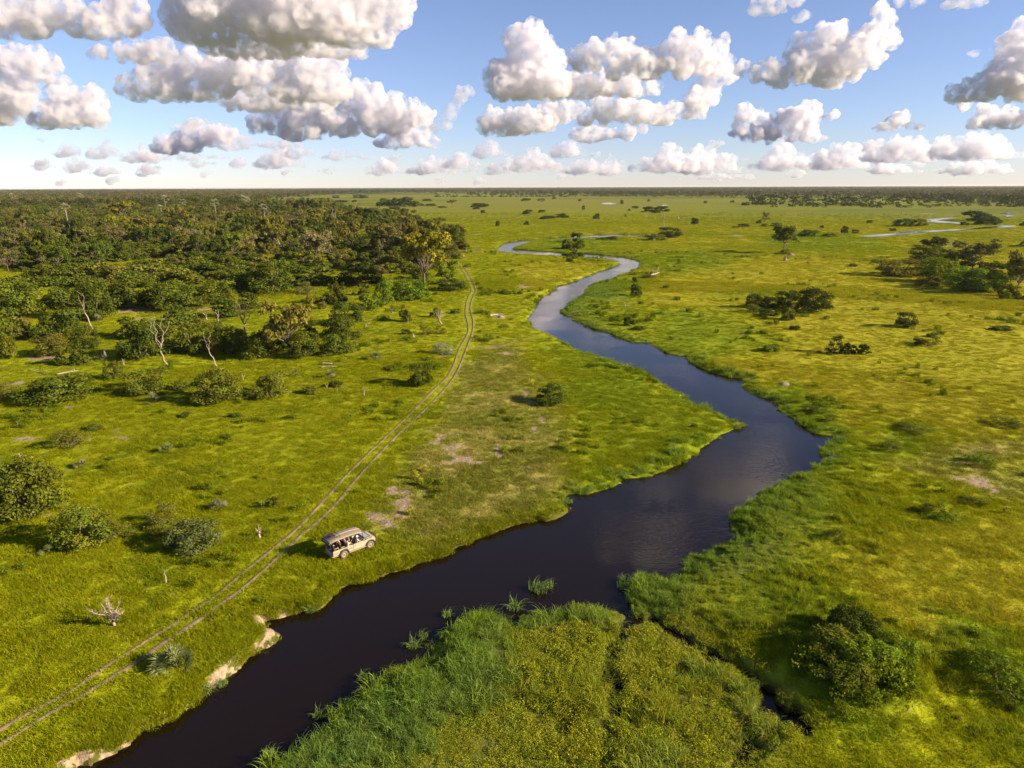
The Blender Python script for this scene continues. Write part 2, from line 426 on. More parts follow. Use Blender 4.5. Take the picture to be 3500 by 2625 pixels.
def river_sd(x, y):
    d = np.full(x.shape, 30.0)
    near = np.nonzero(np.hypot(x, y) < 780)[0]
    if near.size:
        wx = x[near] + (fbm(x[near], y[near], 2.2, 71, 3) - .5) * 1.3
        wy = y[near] + (fbm(x[near], y[near], 2.2, 72, 3) - .5) * 1.3
        dd = polydist(wx, wy, RIVER, True, 12.0)
        d[near] = np.where(inpoly(wx, wy, RIVER), -dd, dd)
    return d

def creek_d(x, y):
    d = np.full(x.shape, 9.0)
    near = np.nonzero((x > -5) & (x < 60) & (y < 110))[0]
    if near.size:
        wx = x[near] + (fbm(x[near], y[near], 1.4, 75, 3) - .5) * 1.6
        wy = y[near] + (fbm(x[near], y[near], 1.4, 76, 3) - .5) * 1.6
        dd = np.full(near.size, 9.0)
        for line, wd in CREEKS:
            dd = np.minimum(dd, polydist(wx, wy, line, False, 6.0) - wd)
        for (hx, hy), rr in zip(HOLES, HOLE_R):
            dd = np.minimum(dd, np.hypot(wx - hx, wy - hy) - rr)
        d[near] = dd
    return d

def zones(x, y):
    dist = np.hypot(x, y)
    amp = np.clip(dist * .035, 1.2, 25)
    wx = x + (fbm(x, y, 9, 31, 3) - .5) * amp * 2 + (fbm(x, y, 2.5, 35, 2) - .5) * 1.6
    wy = y + (fbm(x, y, 9, 32, 3) - .5) * amp * 2.5 + (fbm(x, y, 2.5, 36, 2) - .5) * 1.6
    z = {}
    for k, ps in Z.items():
        m = np.zeros(x.shape)
        for p in ps:
            inside = inpoly(wx, wy, p)
            c = np.mean(p, 0); soft = np.clip(np.hypot(*c) * (.07 if k in ('reed', 'herb', 'lush') else .03), .8, 12)
            dd = polydist(wx, wy, p, True, float(soft))
            m = np.maximum(m, np.where(inside, .5 + .5 * dd / soft, .5 - .5 * dd / soft))
        z[k] = sstep(0, 1, m)
    bare = np.zeros(x.shape)
    for sx, sy, rx, ry in SAND:
        c = gp(sx, sy); mp = m_per_px(c); sl = max(.02, -ray(sx, sy).z)
        a, b = rx * mp, ry * mp / sl
        near = np.nonzero((abs(x - c.x) < a * 2.6) & (abs(y - c.y) < b * 2.6))[0]
        if near.size:
            xn, yn = x[near], y[near]; k = max(a, .8)
            qx = (fbm(xn, yn, k * .9, 111, 4) - .5) * 2.6; qy = (fbm(xn, yn, k * .9, 112, 4) - .5) * 2.6
            q = np.hypot((xn - c.x) / a + qx, (yn - c.y) / b + qy)
            bare[near] = np.maximum(bare[near], np.clip(1.5 - q, 0, 1))
    z['bare'] = bare
    return z

def height(x, y, sd=None, cd=None):
    g = (fbm(x, y, 38, 3, 3) - .5) * .9 + (fbm(x, y, 7, 5, 3) - .5) * .28
    g = g * np.clip(np.hypot(x, y) / 40, .4, 1)
    if sd is None: sd = river_sd(x, y)
    if cd is None: cd = creek_d(x, y)
    marsh = np.zeros(x.shape)
    for p in Z['herb'][:1] + Z['reed'][:1]:
        marsh = np.maximum(marsh, inpoly(x, y, p))
    g = g - .3 * marsh
    hq = np.hypot(x - HUMMOCK.x, y - HUMMOCK.y)
    g = g + 1.4 * np.exp(-(hq / 5.5) ** 2)
    near = np.nonzero((sd > -2) & (sd < 8) & (np.hypot(x, y) < 150))[0]
    steep = np.zeros(x.shape)
    if near.size:
        steep[near] = sstep(6.0, 2.0, polydist(x[near], y[near], CUT, False, 8.0))
    wide = 3.0 - 2.3 * steep
    up = WATER + (g - WATER) * sstep(0.0, 1.0, np.clip(sd / wide * .85 + .15, 0, 1))
    h = np.where(sd > 0, up, WATER - .02 + np.maximum(sd, -2) * .5)
    h = h + np.where((sd > 0) & (sd < 1.1), steep * sstep(1.1, .6, sd) * (fbm(x, y, .8, 131, 3) - .5) * .55, 0)
    h = np.where(cd < .5, np.minimum(h, WATER - .15 + (h - WATER + .15) * sstep(-.3, .5, cd)), h)
    return h, steep

# albedos
A_OLIVE, A_LIME, A_DEEP, A_GOLD, A_STRAW = (np.array(c) for c in ((.195, .218, .005), (.262, .278, .006), (.095, .132, .005), (.300, .278, .014), (.40, .32, .10)))
A_WET, A_REED, A_HERB, A_SHORT = (np.array(c) for c in ((.150, .210, .008), (.150, .235, .030), (.250, .275, .020), (.165, .170, .028)))
def mixc(c, a, t): return c * (1 - t[:, None]) + np.asarray(a) * t[:, None]

def ground_colour(x, y, z, ground=False):
    dist = np.hypot(x, y)
    n1, n2, n3 = fbm(x, y, 70, 41, 4), fbm(x, y, 16, 43, 4), fbm(x, y, 4.0, 47, 3)
    n4 = fbm(x * .45, y, 260, 49, 4)
    c = np.tile(A_OLIVE, (len(x), 1))
    c = mixc(c, A_LIME, .22 + .62 * sstep(.38, .68, n1 * .6 + n2 * .4))
    c = mixc(c, A_DEEP, (.5 - .28 * sstep(-10, 60, x)) * sstep(.54, .72, n2 * .55 + n3 * .45))
    east = sstep(10, 120, x) * sstep(60, 160, y) * sstep(1050, 600, dist)
    c = mixc(c, A_GOLD, .45 * east * sstep(.3, .6, n1))
    c = mixc(c, A_GOLD, .85 * z['gold'] * (.75 + .25 * sstep(.35, .6, n2)))
    c = mixc(c, A_WET, .85 * z['wet'] * (.6 + .4 * sstep(.4, .6, n2)))
    c = mixc(c, A_LIME, .15 * z['wet'] * sstep(.5, .62, n3))
    c = mixc(c, A_SHORT, .8 * z['short'])
    c = mixc(c, A_STRAW, .35 * z['short'] * sstep(.52, .66, n3))
    c = mixc(c, np.array((.215, .265, .012)), .9 * z['lush'] * (.55 + .45 * sstep(.38, .58, n2)))
    c = mixc(c, np.array((.10, .16, .012)), .5 * z['lush'] * sstep(.52, .64, n3))
    c = mixc(c, A_HERB, .9 * z['herb'])
    c = mixc(c, A_REED, .95 * z['reed'])
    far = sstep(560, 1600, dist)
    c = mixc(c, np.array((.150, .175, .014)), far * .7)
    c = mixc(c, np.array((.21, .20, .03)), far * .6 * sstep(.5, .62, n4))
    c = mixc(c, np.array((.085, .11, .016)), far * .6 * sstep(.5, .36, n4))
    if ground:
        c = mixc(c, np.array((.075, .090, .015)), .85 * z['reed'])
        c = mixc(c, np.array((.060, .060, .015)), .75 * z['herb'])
        c = c * (1 - .22 * sstep(260, 1000, dist))[:, None]          # blades' self-shadow put into the colour, growing darker where the tufts thin out
    return c

# ------------------------------------------------------------------ ground
def build_ground():
    rows = [0.3, 6.0, 13.0, 20.0]
    while rows[-1] < 19500:
        r = rows[-1]
        rows.append(r * (1.006 if r < 120 else 1.009 if r < 500 else 1.03))
    az = list(np.arange(-48, 48.01, .2)) + list(np.arange(52, 308.1, 4))
    rr, aa = np.meshgrid(np.array(rows), np.radians(np.array(az)), indexing='ij')
    x, y = (rr * np.sin(aa)).ravel(), (rr * np.cos(aa)).ravel()
    sd, cd = river_sd(x, y), creek_d(x, y)
    h, steep = height(x, y, sd, cd)
    z = zones(x, y)
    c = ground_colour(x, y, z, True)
    bare = z['bare'] * 1.0
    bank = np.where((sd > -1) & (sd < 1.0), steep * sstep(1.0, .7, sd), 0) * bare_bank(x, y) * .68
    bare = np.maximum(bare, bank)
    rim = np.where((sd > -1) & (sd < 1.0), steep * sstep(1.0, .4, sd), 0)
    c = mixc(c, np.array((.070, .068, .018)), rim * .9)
    mud = np.maximum(sstep(.35, -.1, cd), sstep(.25, -.3, sd) * (1 - steep))
    nr, na = len(rows), len(az)
    i = np.arange(nr - 1)[:, None] * na + np.arange(na)[None, :]
    j = np.arange(nr - 1)[:, None] * na + (np.arange(na)[None, :] + 1) % na
    f = np.stack([i, j, j + na, i + na], -1).reshape(-1, 4)[:, ::-1]
    v = np.stack([x, y, h], 1)
    m, nt, b = newmat('meadow_ground')
    L = nt.links
    at = lambda n: (lambda a: (setattr(a, 'attribute_name', n), a)[1])(nt.nodes.new('ShaderNodeAttribute'))
    gc, ba, mu = at('gcol'), at('bare'), at('mud')
    geo = nt.nodes.new('ShaderNodeNewGeometry')
    def noise(scale, det=4, rough=.6):
        n = nt.nodes.new('ShaderNodeTexNoise'); n.inputs['Scale'].default_value = scale; n.inputs['Detail'].default_value = det
        n.inputs['Roughness'].default_value = rough
        L.new(geo.outputs['Position'], n.inputs['Vector']); return n
    def mapr(s, a, b2, c2, d2):
        n = nt.nodes.new('ShaderNodeMapRange'); L.new(s, n.inputs[0])
        for k, vv in enumerate((a, b2, c2, d2)): n.inputs[k + 1].default_value = vv
        return n.outputs[0]
    def mixn(a, b2, fac, typ='MIX'):
        n = nt.nodes.new('ShaderNodeMix'); n.data_type = 'RGBA'; n.blend_type = typ
        if hasattr(fac, 'links'): L.new(fac, n.inputs[0])
        else: n.inputs[0].default_value = fac
        for k, s in ((6, a), (7, b2)):
            if hasattr(s, 'links'): L.new(s, n.inputs[k])
            else: n.inputs[k].default_value = (*s, 1)
        return n.outputs[2]
    n1, n2, n3 = noise(.9, 5), noise(.11, 5), noise(3.2, 3)
    c1 = mixn(gc.outputs['Color'], mapr(n1.outputs[0], .3, .7, .78, 1.2), 1.0, 'MULTIPLY')
    c1 = mixn(c1, mapr(n2.outputs[0], .3, .7, .84, 1.14), 1.0, 'MULTIPLY')
    sandc = mixn((.33, .25, .155), (.20, .15, .095), mapr(n3.outputs[0], .35, .65, 0, 1))
    add = nt.nodes.new('ShaderNodeMath'); add.operation = 'ADD'
    L.new(ba.outputs['Fac'], add.inputs[0]); L.new(mapr(n1.outputs[0], .3, .7, -.55, .55), add.inputs[1])
    c1 = mixn(c1, sandc, mapr(add.outputs[0], .45, .60, 0, 1))
    c1 = mixn(c1, (.030, .020, .011), mu.outputs['Fac'])
    L.new(c1, b.inputs['Base Color']); b.inputs['Roughness'].default_value = .95; b.inputs['Specular IOR Level'].default_value = .05
    bp = nt.nodes.new('ShaderNodeBump'); bp.inputs['Strength'].default_value = .9; bp.inputs['Distance'].default_value = .35
    L.new(n1.outputs[0], bp.inputs['Height']); L.new(bp.outputs[0], b.inputs['Normal'])
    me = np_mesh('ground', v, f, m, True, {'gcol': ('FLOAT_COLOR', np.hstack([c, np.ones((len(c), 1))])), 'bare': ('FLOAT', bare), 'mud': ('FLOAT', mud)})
    tag(link('ground', me), kind='structure')
build_ground()

# ------------------------------------------------------------------ water
def water_mat():
    m, nt, b = newmat('river_water'); L = nt.links
    b.inputs['Base Color'].default_value = (.0075, .0042, .0018, 1)
    b.inputs['Roughness'].default_value = .04
    b.inputs['IOR'].default_value = 1.33
    b.inputs['Specular IOR Level'].default_value = .43
    geo = nt.nodes.new('ShaderNodeNewGeometry')
    mp = nt.nodes.new('ShaderNodeMapping'); mp.inputs['Scale'].default_value = (1.0, 2.2, 1.0); mp.inputs['Rotation'].default_value = (0, 0, R(-25))
    L.new(geo.outputs['Position'], mp.inputs[0])
    a = nt.nodes.new('ShaderNodeTexNoise'); a.inputs['Scale'].default_value = 1.1; a.inputs['Detail'].default_value = 4; a.inputs['Distortion'].default_value = 1.2
    L.new(mp.outputs[0], a.inputs[0])
    big = nt.nodes.new('ShaderNodeTexNoise'); big.inputs['Scale'].default_value = .06; big.inputs['Detail'].default_value = 3
    L.new(geo.outputs['Position'], big.inputs[0])
    mr = nt.nodes.new('ShaderNodeMapRange'); mr.inputs[1].default_value = .38; mr.inputs[2].default_value = .66; mr.inputs[3].default_value = .012; mr.inputs[4].default_value = .10
    L.new(big.outputs[0], mr.inputs[0])
    bp = nt.nodes.new('ShaderNodeBump'); bp.inputs['Distance'].default_value = .25
    L.new(mr.outputs[0], bp.inputs['Strength']); L.new(a.outputs[0], bp.inputs['Height']); L.new(bp.outputs[0], b.inputs['Normal'])
    return m
MAT_WATER = water_mat()
_x0, _y0 = np.min(RIVER, 0) - 8; _x1, _y1 = np.max(RIVER, 0) + 8
wb = MB().add([(_x0, _y0, WATER), (_x1, _y0, WATER), (_x1, _y1, WATER), (_x0, _y1, WATER)], [(0, 1, 2, 3)])
tag(wb.build('river', MAT_WATER), kind='structure')

SHEETS = []
def water_sheet(name, pts, lift=.3):
    w = [gp(x, y) for x, y in pts]
    SHEETS.append([(p.x, p.y) for p in w])
    xs, ys = np.array([p.x for p in w]), np.array([p.y for p in w])
    h = float(height(xs, ys)[0].max()) + lift
    bm = bmesh.new()
    f = bm.faces.new([bm.verts.new((p.x, p.y, h)) for p in w])
    if f.normal.z < 0: f.normal_flip()
    bmesh.ops.triangulate(bm, faces=bm.faces)
    me = bpy.data.meshes.new(name); bm.to_mesh(me); bm.free(); me.materials.append(MAT_WATER)
    return tag(link(name, me), kind='structure')
_d = lambda l: [zs('D', x, y) for x, y in l]
_c = lambda l: [zs('C', x, y) for x, y in l]
water_sheet('stream', _d([(835, 513), (960, 503), (1100, 492), (1180, 480), (1300, 472), (1500, 462), (1700, 452), (1890, 434), (2050, 424), (2140, 424), (2140, 430), (2050, 440), (1900, 446),
                          (1700, 461), (1500, 473), (1330, 484), (1250, 497), (1120, 504), (1000, 514), (930, 520)]))
water_sheet('stream', _d([(1355, 375), (1450, 366), (1640, 353), (1640, 358), (1540, 370), (1480, 380), (1560, 388), (1690, 400), (1690, 408), (1580, 402), (1470, 396), (1400, 390)]))
water_sheet('pond', _c([(872, 235), (930, 229), (995, 235), (960, 244), (890, 243)]))
water_sheet('pond', _c([(1370, 252), (1410, 246), (1440, 252), (1400, 257)]))
water_sheet('pond', _c([(1975, 512), (2005, 504), (2030, 506), (2010, 516)]))
water_sheet('pond', _d([(2000, 318), (2080, 314), (2170, 318), (2090, 323)]))
water_sheet('pond', _d([(2020, 342), (2080, 337), (2130, 343), (2070, 348)]))

# ------------------------------------------------------------------ the vehicle track: two worn ruts
MAT_RUT = plain('track_earth', (.20, .147, .092), .95, var=.5, scale=1.3, spec=.05)
for k, line in enumerate(RUTS_W):
    p = np.array(line)
    d = np.gradient(p, axis=0); d /= np.linalg.norm(d, axis=1)[:, None]
    nrm = np.stack([-d[:, 1], d[:, 0]], 1)
    dist = np.hypot(p[:, 0], p[:, 1])
    hw = np.clip(.25 - .0003 * dist, .19, .25)
    s = np.arange(len(p)).astype(float)
    cols = []
    for q, sgn in enumerate((-1, -.35, .35, 1)):
        j = (vnoise(s * .9, s * 0 + q * 7.7 + k, 5) - .5) * .8 + (vnoise(s * .16, s * 0 + q + k, 6) - .5) * .5
        o = sgn * hw * (1 + j)
        cols.append(p + nrm * o[:, None])
    P = np.stack(cols, 1).reshape(-1, 2)
    hh, _ = height(P[:, 0], P[:, 1])
    lift = np.tile([.0, .055, .055, .0], len(p)) + np.repeat(.02 + .0002 * dist, 4)
    v = np.column_stack([P, hh + lift])
    n = len(p)
    i = np.arange(n - 1)[:, None] * 4 + np.arange(3)[None, :]
    f = np.stack([i, i + 1, i + 5, i + 4], -1).reshape(-1, 4)
    tag(link('vehicle_track', np_mesh('vehicle_track', v, f, MAT_RUT, True)), kind='structure')

# ------------------------------------------------------------------ grass, reeds, floating herbs (nobody could count them)
def blades(rng, n, spread, hmin, hmax, wid, lean, droop, seg=2, wind=(0, 0)):
    V, F, C = [], [], []
    for _ in range(n):
        a = rng.uniform(0, 6.283); q = spread * math.sqrt(rng.random())
        b0 = np.array([q * math.cos(a), q * math.sin(a), -.03])
        hh = rng.uniform(hmin, hmax)
        la = rng.uniform(0, 6.283); ll = lean * rng.uniform(.3, 1) * hh
        dx, dy = ll * math.cos(la) + wind[0] * hh, ll * math.sin(la) + wind[1] * hh
        side = np.array([-math.sin(la + rng.uniform(-.9, .9)), math.cos(la), 0]) * wid * .5 * rng.uniform(.7, 1.2)
        o = len(V); cv = rng.uniform(.62, 1.3); hue = rng.uniform(-.13, .13)
        for k in range(seg + 1):
            t = k / seg
            p = b0 + np.array([dx * t ** 1.6, dy * t ** 1.6, hh * (t - droop * t ** 3)])
            w = side * (1 - .85 * t ** 1.5)
            V += [p - w, p + w]
            C += [(cv * (1 + hue), cv, cv * (1 - hue), 1)] * 2
        for k in range(seg):
            F.append((o + 2 * k, o + 2 * k + 1, o + 2 * k + 3, o + 2 * k + 2))
    return V, F, C

def leafpatch(rng, n, spread, h, size):
    V, F, C = [], [], []
    for _ in range(n):
        a = rng.uniform(0, 6.283); q = spread * math.sqrt(rng.random())
        c = np.array([q * math.cos(a), q * math.sin(a), h * rng.random() ** .7])
        t = np.array([rng.gauss(0, 1), rng.gauss(0, 1), rng.gauss(0, .7)]); t /= np.linalg.norm(t)
        u = np.cross(t, [rng.gauss(0, 1), rng.gauss(0, 1), rng.gauss(0, 1)]); u /= np.linalg.norm(u)
        s = size * rng.uniform(.6, 1.3)
        o = len(V); V += [c - t * s, c - u * s * .45, c + t * s, c + u * s * .45]
        F.append((o, o + 1, o + 2, o + 3)); cv = rng.uniform(.6, 1.35); hue = rng.uniform(-.12, .14)
        C += [(cv * (1 + hue), cv, cv * (1 - hue), 1)] * 4
    return V, F, C

PROTO = bpy.data.collections.new('prototypes')          # never linked to the scene: only a source of shared meshes
def proto_coll(name, meshes):
    c = bpy.data.collections.new(name)
    for k, me in enumerate(meshes):
        o = bpy.data.objects.new('%s_%02d' % (name, k), me); c.objects.link(o)
    return c
def scatter(name, label, coll, P, scl, rotz, col, idx, tilt=0.1, seed=1, cat=None):
    n = len(P); rng = np.random.default_rng(seed)
    me = bpy.data.meshes.new(name); me.vertices.add(n); me.vertices.foreach_set('co', np.asarray(P, np.float32).ravel())
    def put(an, typ, d, key):
        a = me.attributes.new(an, typ, 'POINT'); a.data.foreach_set(key, np.ascontiguousarray(d).ravel())
    put('tint', 'FLOAT_COLOR', np.hstack([col, np.ones((n, 1))]).astype(np.float32), 'color')
    put('scl', 'FLOAT_VECTOR', np.asarray(scl, np.float32), 'vector')
    put('rot', 'FLOAT_VECTOR', np.column_stack([rng.normal(0, tilt, n), rng.normal(0, tilt, n), rotz]).astype(np.float32), 'vector')
    put('pick', 'INT', np.asarray(idx, np.int32), 'value')
    ng = bpy.data.node_groups.new(name, 'GeometryNodeTree')
    ng.interface.new_socket('Geometry', in_out='INPUT', socket_type='NodeSocketGeometry')
    ng.interface.new_socket('Geometry', in_out='OUTPUT', socket_type='NodeSocketGeometry')
    N = ng.nodes.new; L = ng.links.new
    gi, go, iop, ci = N('NodeGroupInput'), N('NodeGroupOutput'), N('GeometryNodeInstanceOnPoints'), N('GeometryNodeCollectionInfo')
    ci.inputs['Collection'].default_value = coll; ci.inputs['Separate Children'].default_value = True; ci.inputs['Reset Children'].default_value = True
    def na(an, typ):
        q = N('GeometryNodeInputNamedAttribute'); q.data_type = typ; q.inputs['Name'].default_value = an; return q.outputs['Attribute']
    e2r = N('FunctionNodeEulerToRotation')
    L(na('rot', 'FLOAT_VECTOR'), e2r.inputs[0])
    L(gi.outputs[0], iop.inputs['Points']); L(ci.outputs[0], iop.inputs['Instance'])
    iop.inputs['Pick Instance'].default_value = True
    L(na('pick', 'INT'), iop.inputs['Instance Index']); L(e2r.outputs[0], iop.inputs['Rotation']); L(na('scl', 'FLOAT_VECTOR'), iop.inputs['Scale'])
    L(iop.outputs[0], go.inputs[0])
    o = link(name, me)
    md = o.modifiers.new('scatter', 'NODES'); md.node_group = ng
    return tag(o, label, None, None, 'stuff')

def bl_mesh(nm, parts, mat=MAT_GRASS):
    V, F, C = [], [], []
    for v, f, c in parts:
        o = len(V); V += v; F += [tuple(i + o for i in q) for q in f]; C += c
    return np_mesh(nm, V, F, mat, False, {'v': ('FLOAT_COLOR', C)})
_r = random.Random(5)
C_MEADOW = proto_coll('meadow_tuft', [bl_mesh('meadow_tuft', [blades(_r, 100, .75, .28, .78, .040, .6, .16, 2, (-.06, .03))]) for _ in range(6)])
C_FAR = proto_coll('far_tuft', [bl_mesh('far_tuft', [blades(_r, 80, 1.5, .4, .95, .09, .6, .12, 2, (-.06, .03))]) for _ in range(5)])
C_REED = proto_coll('reed', [bl_mesh('reed', [blades(_r, 66, .62, .6, 1.6, .046, .85, .46, 4, (.26, -.12)), blades(_r, 20, .5, .4, 1.0, .05, .7, .35, 3)]) for _ in range(6)])
C_HERB = proto_coll('herb', [bl_mesh('herb', [leafpatch(_r, 110, .62, .5, .075), blades(_r, 40, .6, .3, .8, .03, .6, .2, 2)]) for _ in range(6)])
C_SHORT = proto_coll('short', [bl_mesh('short', [blades(_r, 46, .62, .08, .26, .05, .9, .15, 2), leafpatch(_r, 30, .6, .16, .06)]) for _ in range(5)])
C_WEED = proto_coll('weed', [bl_mesh('weed', [leafpatch(_r, 150, .6, .8, .12), blades(_r, 26, .6, .5, 1.0, .06, .6, .2, 2)]) for _ in range(4)])

def wedge(rng, n, r0, r1, a=47.5):
    r = np.sqrt(rng.uniform(r0 * r0, r1 * r1, n)); t = np.radians(rng.uniform(-a, a, n))
    return r * np.sin(t), r * np.cos(t)

def lay_grass():
    rng = np.random.default_rng(11)
    ang = 2 * R(47.5) / 2
    rings = [(32, 95, 2.7), (95, 160, 1.7), (160, 290, .75), (290, 500, .26), (500, 1150, .085)]
    xs, ys, dens = [], [], []
    for r0, r1, dn in rings:
        n = int(ang * (r1 * r1 - r0 * r0) * dn)
        x, y = wedge(rng, n, r0, r1); xs.append(x); ys.append(y); dens.append(np.full(n, dn))
    cut = np.array(CUT); seg = np.linalg.norm(np.diff(cut, axis=0), axis=1); pick = rng.choice(len(seg), 5200, p=seg / seg.sum()); tt = rng.random(5200)
    q = cut[pick] + (cut[pick + 1] - cut[pick]) * tt[:, None] + rng.normal(0, .9, (5200, 2))
    xs.append(q[:, 0]); ys.append(q[:, 1]); dens.append(np.full(5200, 9.0))
    x, y, dn = np.concatenate(xs), np.concatenate(ys), np.concatenate(dens)
    sd, cd = river_sd(x, y), creek_d(x, y)
    rut = np.full(x.shape, 9.0)
    for line in RUTS_W: rut = np.minimum(rut, polydist(x, y, line[::3] + line[-1:], False, 2.0))
    z = zones(x, y)
    bare = z['bare'] + (fbm(x, y, 1.6, 95, 3) - .5) * .8
    keep = (sd > .08) & (cd > .1) & ((rut > .31) | (rng.random(len(x)) < .22)) & (bare < .42)
    dist0 = np.hypot(x, y)
    keep &= rng.random(len(x)) > sstep(620, 1120, dist0)
    for sh in SHEETS:
        far_ = np.hypot(*np.mean(sh, 0)); keep &= ~(inpoly(x, y, sh) | (polydist(x, y, sh, True, 14.0) < (5 if far_ < 900 else 12)))
    keep &= (dn < 8) | (sd < 1.1)
    keep &= ~((rut < .75) & (dist0 > 120))
    x, y, sd, cd, dn, rut, bare = (q[keep] for q in (x, y, sd, cd, dn, rut, bare)); z = {k: q[keep] for k, q in z.items()}
    h, steep = height(x, y)
    dist = np.hypot(x, y)
    bankbare = (steep > .5) & (sd < .9) & (bare_bank(x, y) > .45)
    c = ground_colour(x, y, z)
    n = len(x)
    u = rng.random(n)
    c *= (1 + rng.normal(0, .085, n))[:, None].clip(.6, 1.5)
    c[:, 0] *= 1 + rng.normal(0, .06, n)
    P = np.column_stack([x, y, h]); rz = rng.uniform(0, 6.283, n)
    isreed = (z['reed'] > .15 + .7 * u)
    lushm = z['lush'] * (.4 + .6 * sstep(.42, .58, fbm(x, y, 7, 58, 3)))
    isreed |= (rng.random(n) < .55 * lushm)
    isreed &= rng.random(n) > .16
    fringe = (sd < .5 + 4.0 * fbm(x, y, 11, 57, 2) ** 1.5) & (steep < .5) & (dist < 420)
    isreed |= fringe & (rng.random(n) < .45)
    fr_ = (fringe * .55)[:, None]; c = c * (1 - fr_) + fr_ * np.array((.17, .26, .018))
    isreed |= (z['herb'] > .6) & (fbm(x, y, 4.5, 59, 3) > .60) & (rng.random(n) < .5)
    isherb = ~isreed & (cd > .45) & (np.maximum(z['herb'], .6 * z['reed']) > .15 + .7 * rng.random(n)) & (fbm(x, y, 5, 55, 3) + .25 * (rng.random(n) - .5) < .575)
    shortp = .85 * z['short'] + .0
    isshort = ~isreed & ~isherb & ((rut < .31) | (rng.random(n) < shortp) | ((rut < 1.6) & (rng.random(n) < .5)))
    near = dist < 260
    patch = fbm(x, y, 5.5, 61, 3); clump = fbm(x, y, 17, 63, 3)
    base = .42 + .38 * sstep(.35, .68, patch) + .25 * sstep(.55, .7, clump)
    base *= rng.uniform(.75, 1.2, n) * (1 - .25 * z['gold'])
    edge = (sd < 2.5)
    def go(nm, label, coll, k, m, sc, tl=.1, cc=None):
        if m.sum() == 0: return
        scatter(nm, label, coll, P[m], sc[m], rz[m], (c if cc is None else cc)[m], rng.integers(0, k, m.sum()), tl, 3)
    one = np.ones((n, 3))
    mead = ~isreed & ~isherb & ~isshort & ~bankbare
    s_m = np.column_stack([np.full(n, 1.0), np.full(n, 1.0), base])
    s_m[edge, 2] *= 1.1
    s_m[dn > 8] *= np.array((.62, .62, .85))
    s_m[:, 2] *= np.where((rut < 3.0) | (np.hypot(x + 16.6, y - 66.7) < 5), .6, 1)
    go('meadow_grass', None, C_MEADOW, 6, mead & near, s_m)
    s_f = np.column_stack([np.full(n, 1.0), np.full(n, 1.0), base * .9]) * np.where(dist > 500, 1.6, 1.0)[:, None]
    go('meadow_grass', None, C_FAR, 5, mead & ~near, s_f)
    cr = c.copy()
    bl = sstep(.45, .6, fbm(x, y, 6, 66, 3))[:, None]
    bl = bl * (1 - .8 * z['lush'])[:, None]
    cr = cr * (1 - .35 * bl) + .35 * bl * np.array((.155, .245, .062))
    s_r = np.column_stack([np.ones(n), np.ones(n), np.ones(n)]) * (rng.uniform(.55, 1.1, n) * (.75 + .5 * sstep(.35, .65, patch)) * (1 - .35 * z['lush']))[:, None]
    dense = isreed & (dist < 260)
    scatter('reeds', None, C_REED, P[dense], s_r[dense], rng.normal(0, .8, dense.sum()), cr[dense], rng.integers(0, 6, dense.sum()), .12, 4)
    go('reeds', None, C_FAR, 5, isreed & (dist >= 260), s_f * 1.2, .1, cr)
    yel = sstep(.48, .62, fbm(x, y, 3.2, 67, 3))[:, None]
    ch = c * (1 - .2 * yel) + .2 * yel * np.array((.33, .30, .022))
    go('floating_herbs', None, C_HERB, 6, isherb, np.column_stack([one[:, 0], one[:, 0], (.35 + .45 * rng.random(n)) * (.6 + 1.2 * sstep(.3, .7, patch))]), .12, ch)
    go('short_grass', None, C_SHORT, 5, isshort, one * rng.uniform(.8, 1.3, n)[:, None], .1)
    # leafy weeds in drifts, taller and darker than the grass
    drift = (1 - .8 * z['gold']) * sstep(.65, .72, fbm(x, y, 9, 68, 3)) * (~isreed) * (~isherb) * (rut > 1.2) * (dist < 420)
    hum = np.exp(-(np.hypot(x - HUMMOCK.x, y - HUMMOCK.y) / 4.6) ** 4)
    drift = np.maximum(drift, 4.5 * hum)
    wd = (rng.random(n) < drift * np.where(dist < 130, .14, .4)) & ((x > 0) | (dist > 60))
    hs = .55 * hum
    cw = np.tile(np.array((.110, .145, .008)), (n, 1)) * rng.uniform(.6, 1.5, n)[:, None]
    go('leafy_weeds', None, C_WEED, 4, wd, one * ((rng.uniform(.5, 1.0, n) + hs) * np.where(dist > 200, 1.5, 1))[:, None], .12, cw)
    print('grass points', n)
lay_grass()

# ------------------------------------------------------------------ trees and bushes
def leaf_quads(rng, cen, rad, n, size, shell=.55):
    """n leaf faces on the outer part of one clump"""
    d = rng.normal(size=(n, 3)); d /= np.linalg.norm(d, axis=1)[:, None]
    d[:, 2] = np.where(d[:, 2] < -.35, -d[:, 2] * .4, d[:, 2])
    r = shell + (1 - shell) * rng.random(n) ** .6
    p = cen + d * r[:, None] * rad
    nrm = d + rng.normal(scale=.45, size=(n, 3)); nrm /= np.linalg.norm(nrm, axis=1)[:, None]
    u = np.cross(nrm, rng.normal(size=(n, 3))); u /= np.linalg.norm(u, axis=1)[:, None]
    w = np.cross(nrm, u)
    s = size * rng.uniform(.6, 1.35, n)[:, None]
    V = np.stack([p - u * s, p - w * s * .6, p + u * s, p + w * s * .6], 1).reshape(-1, 3)
    return V

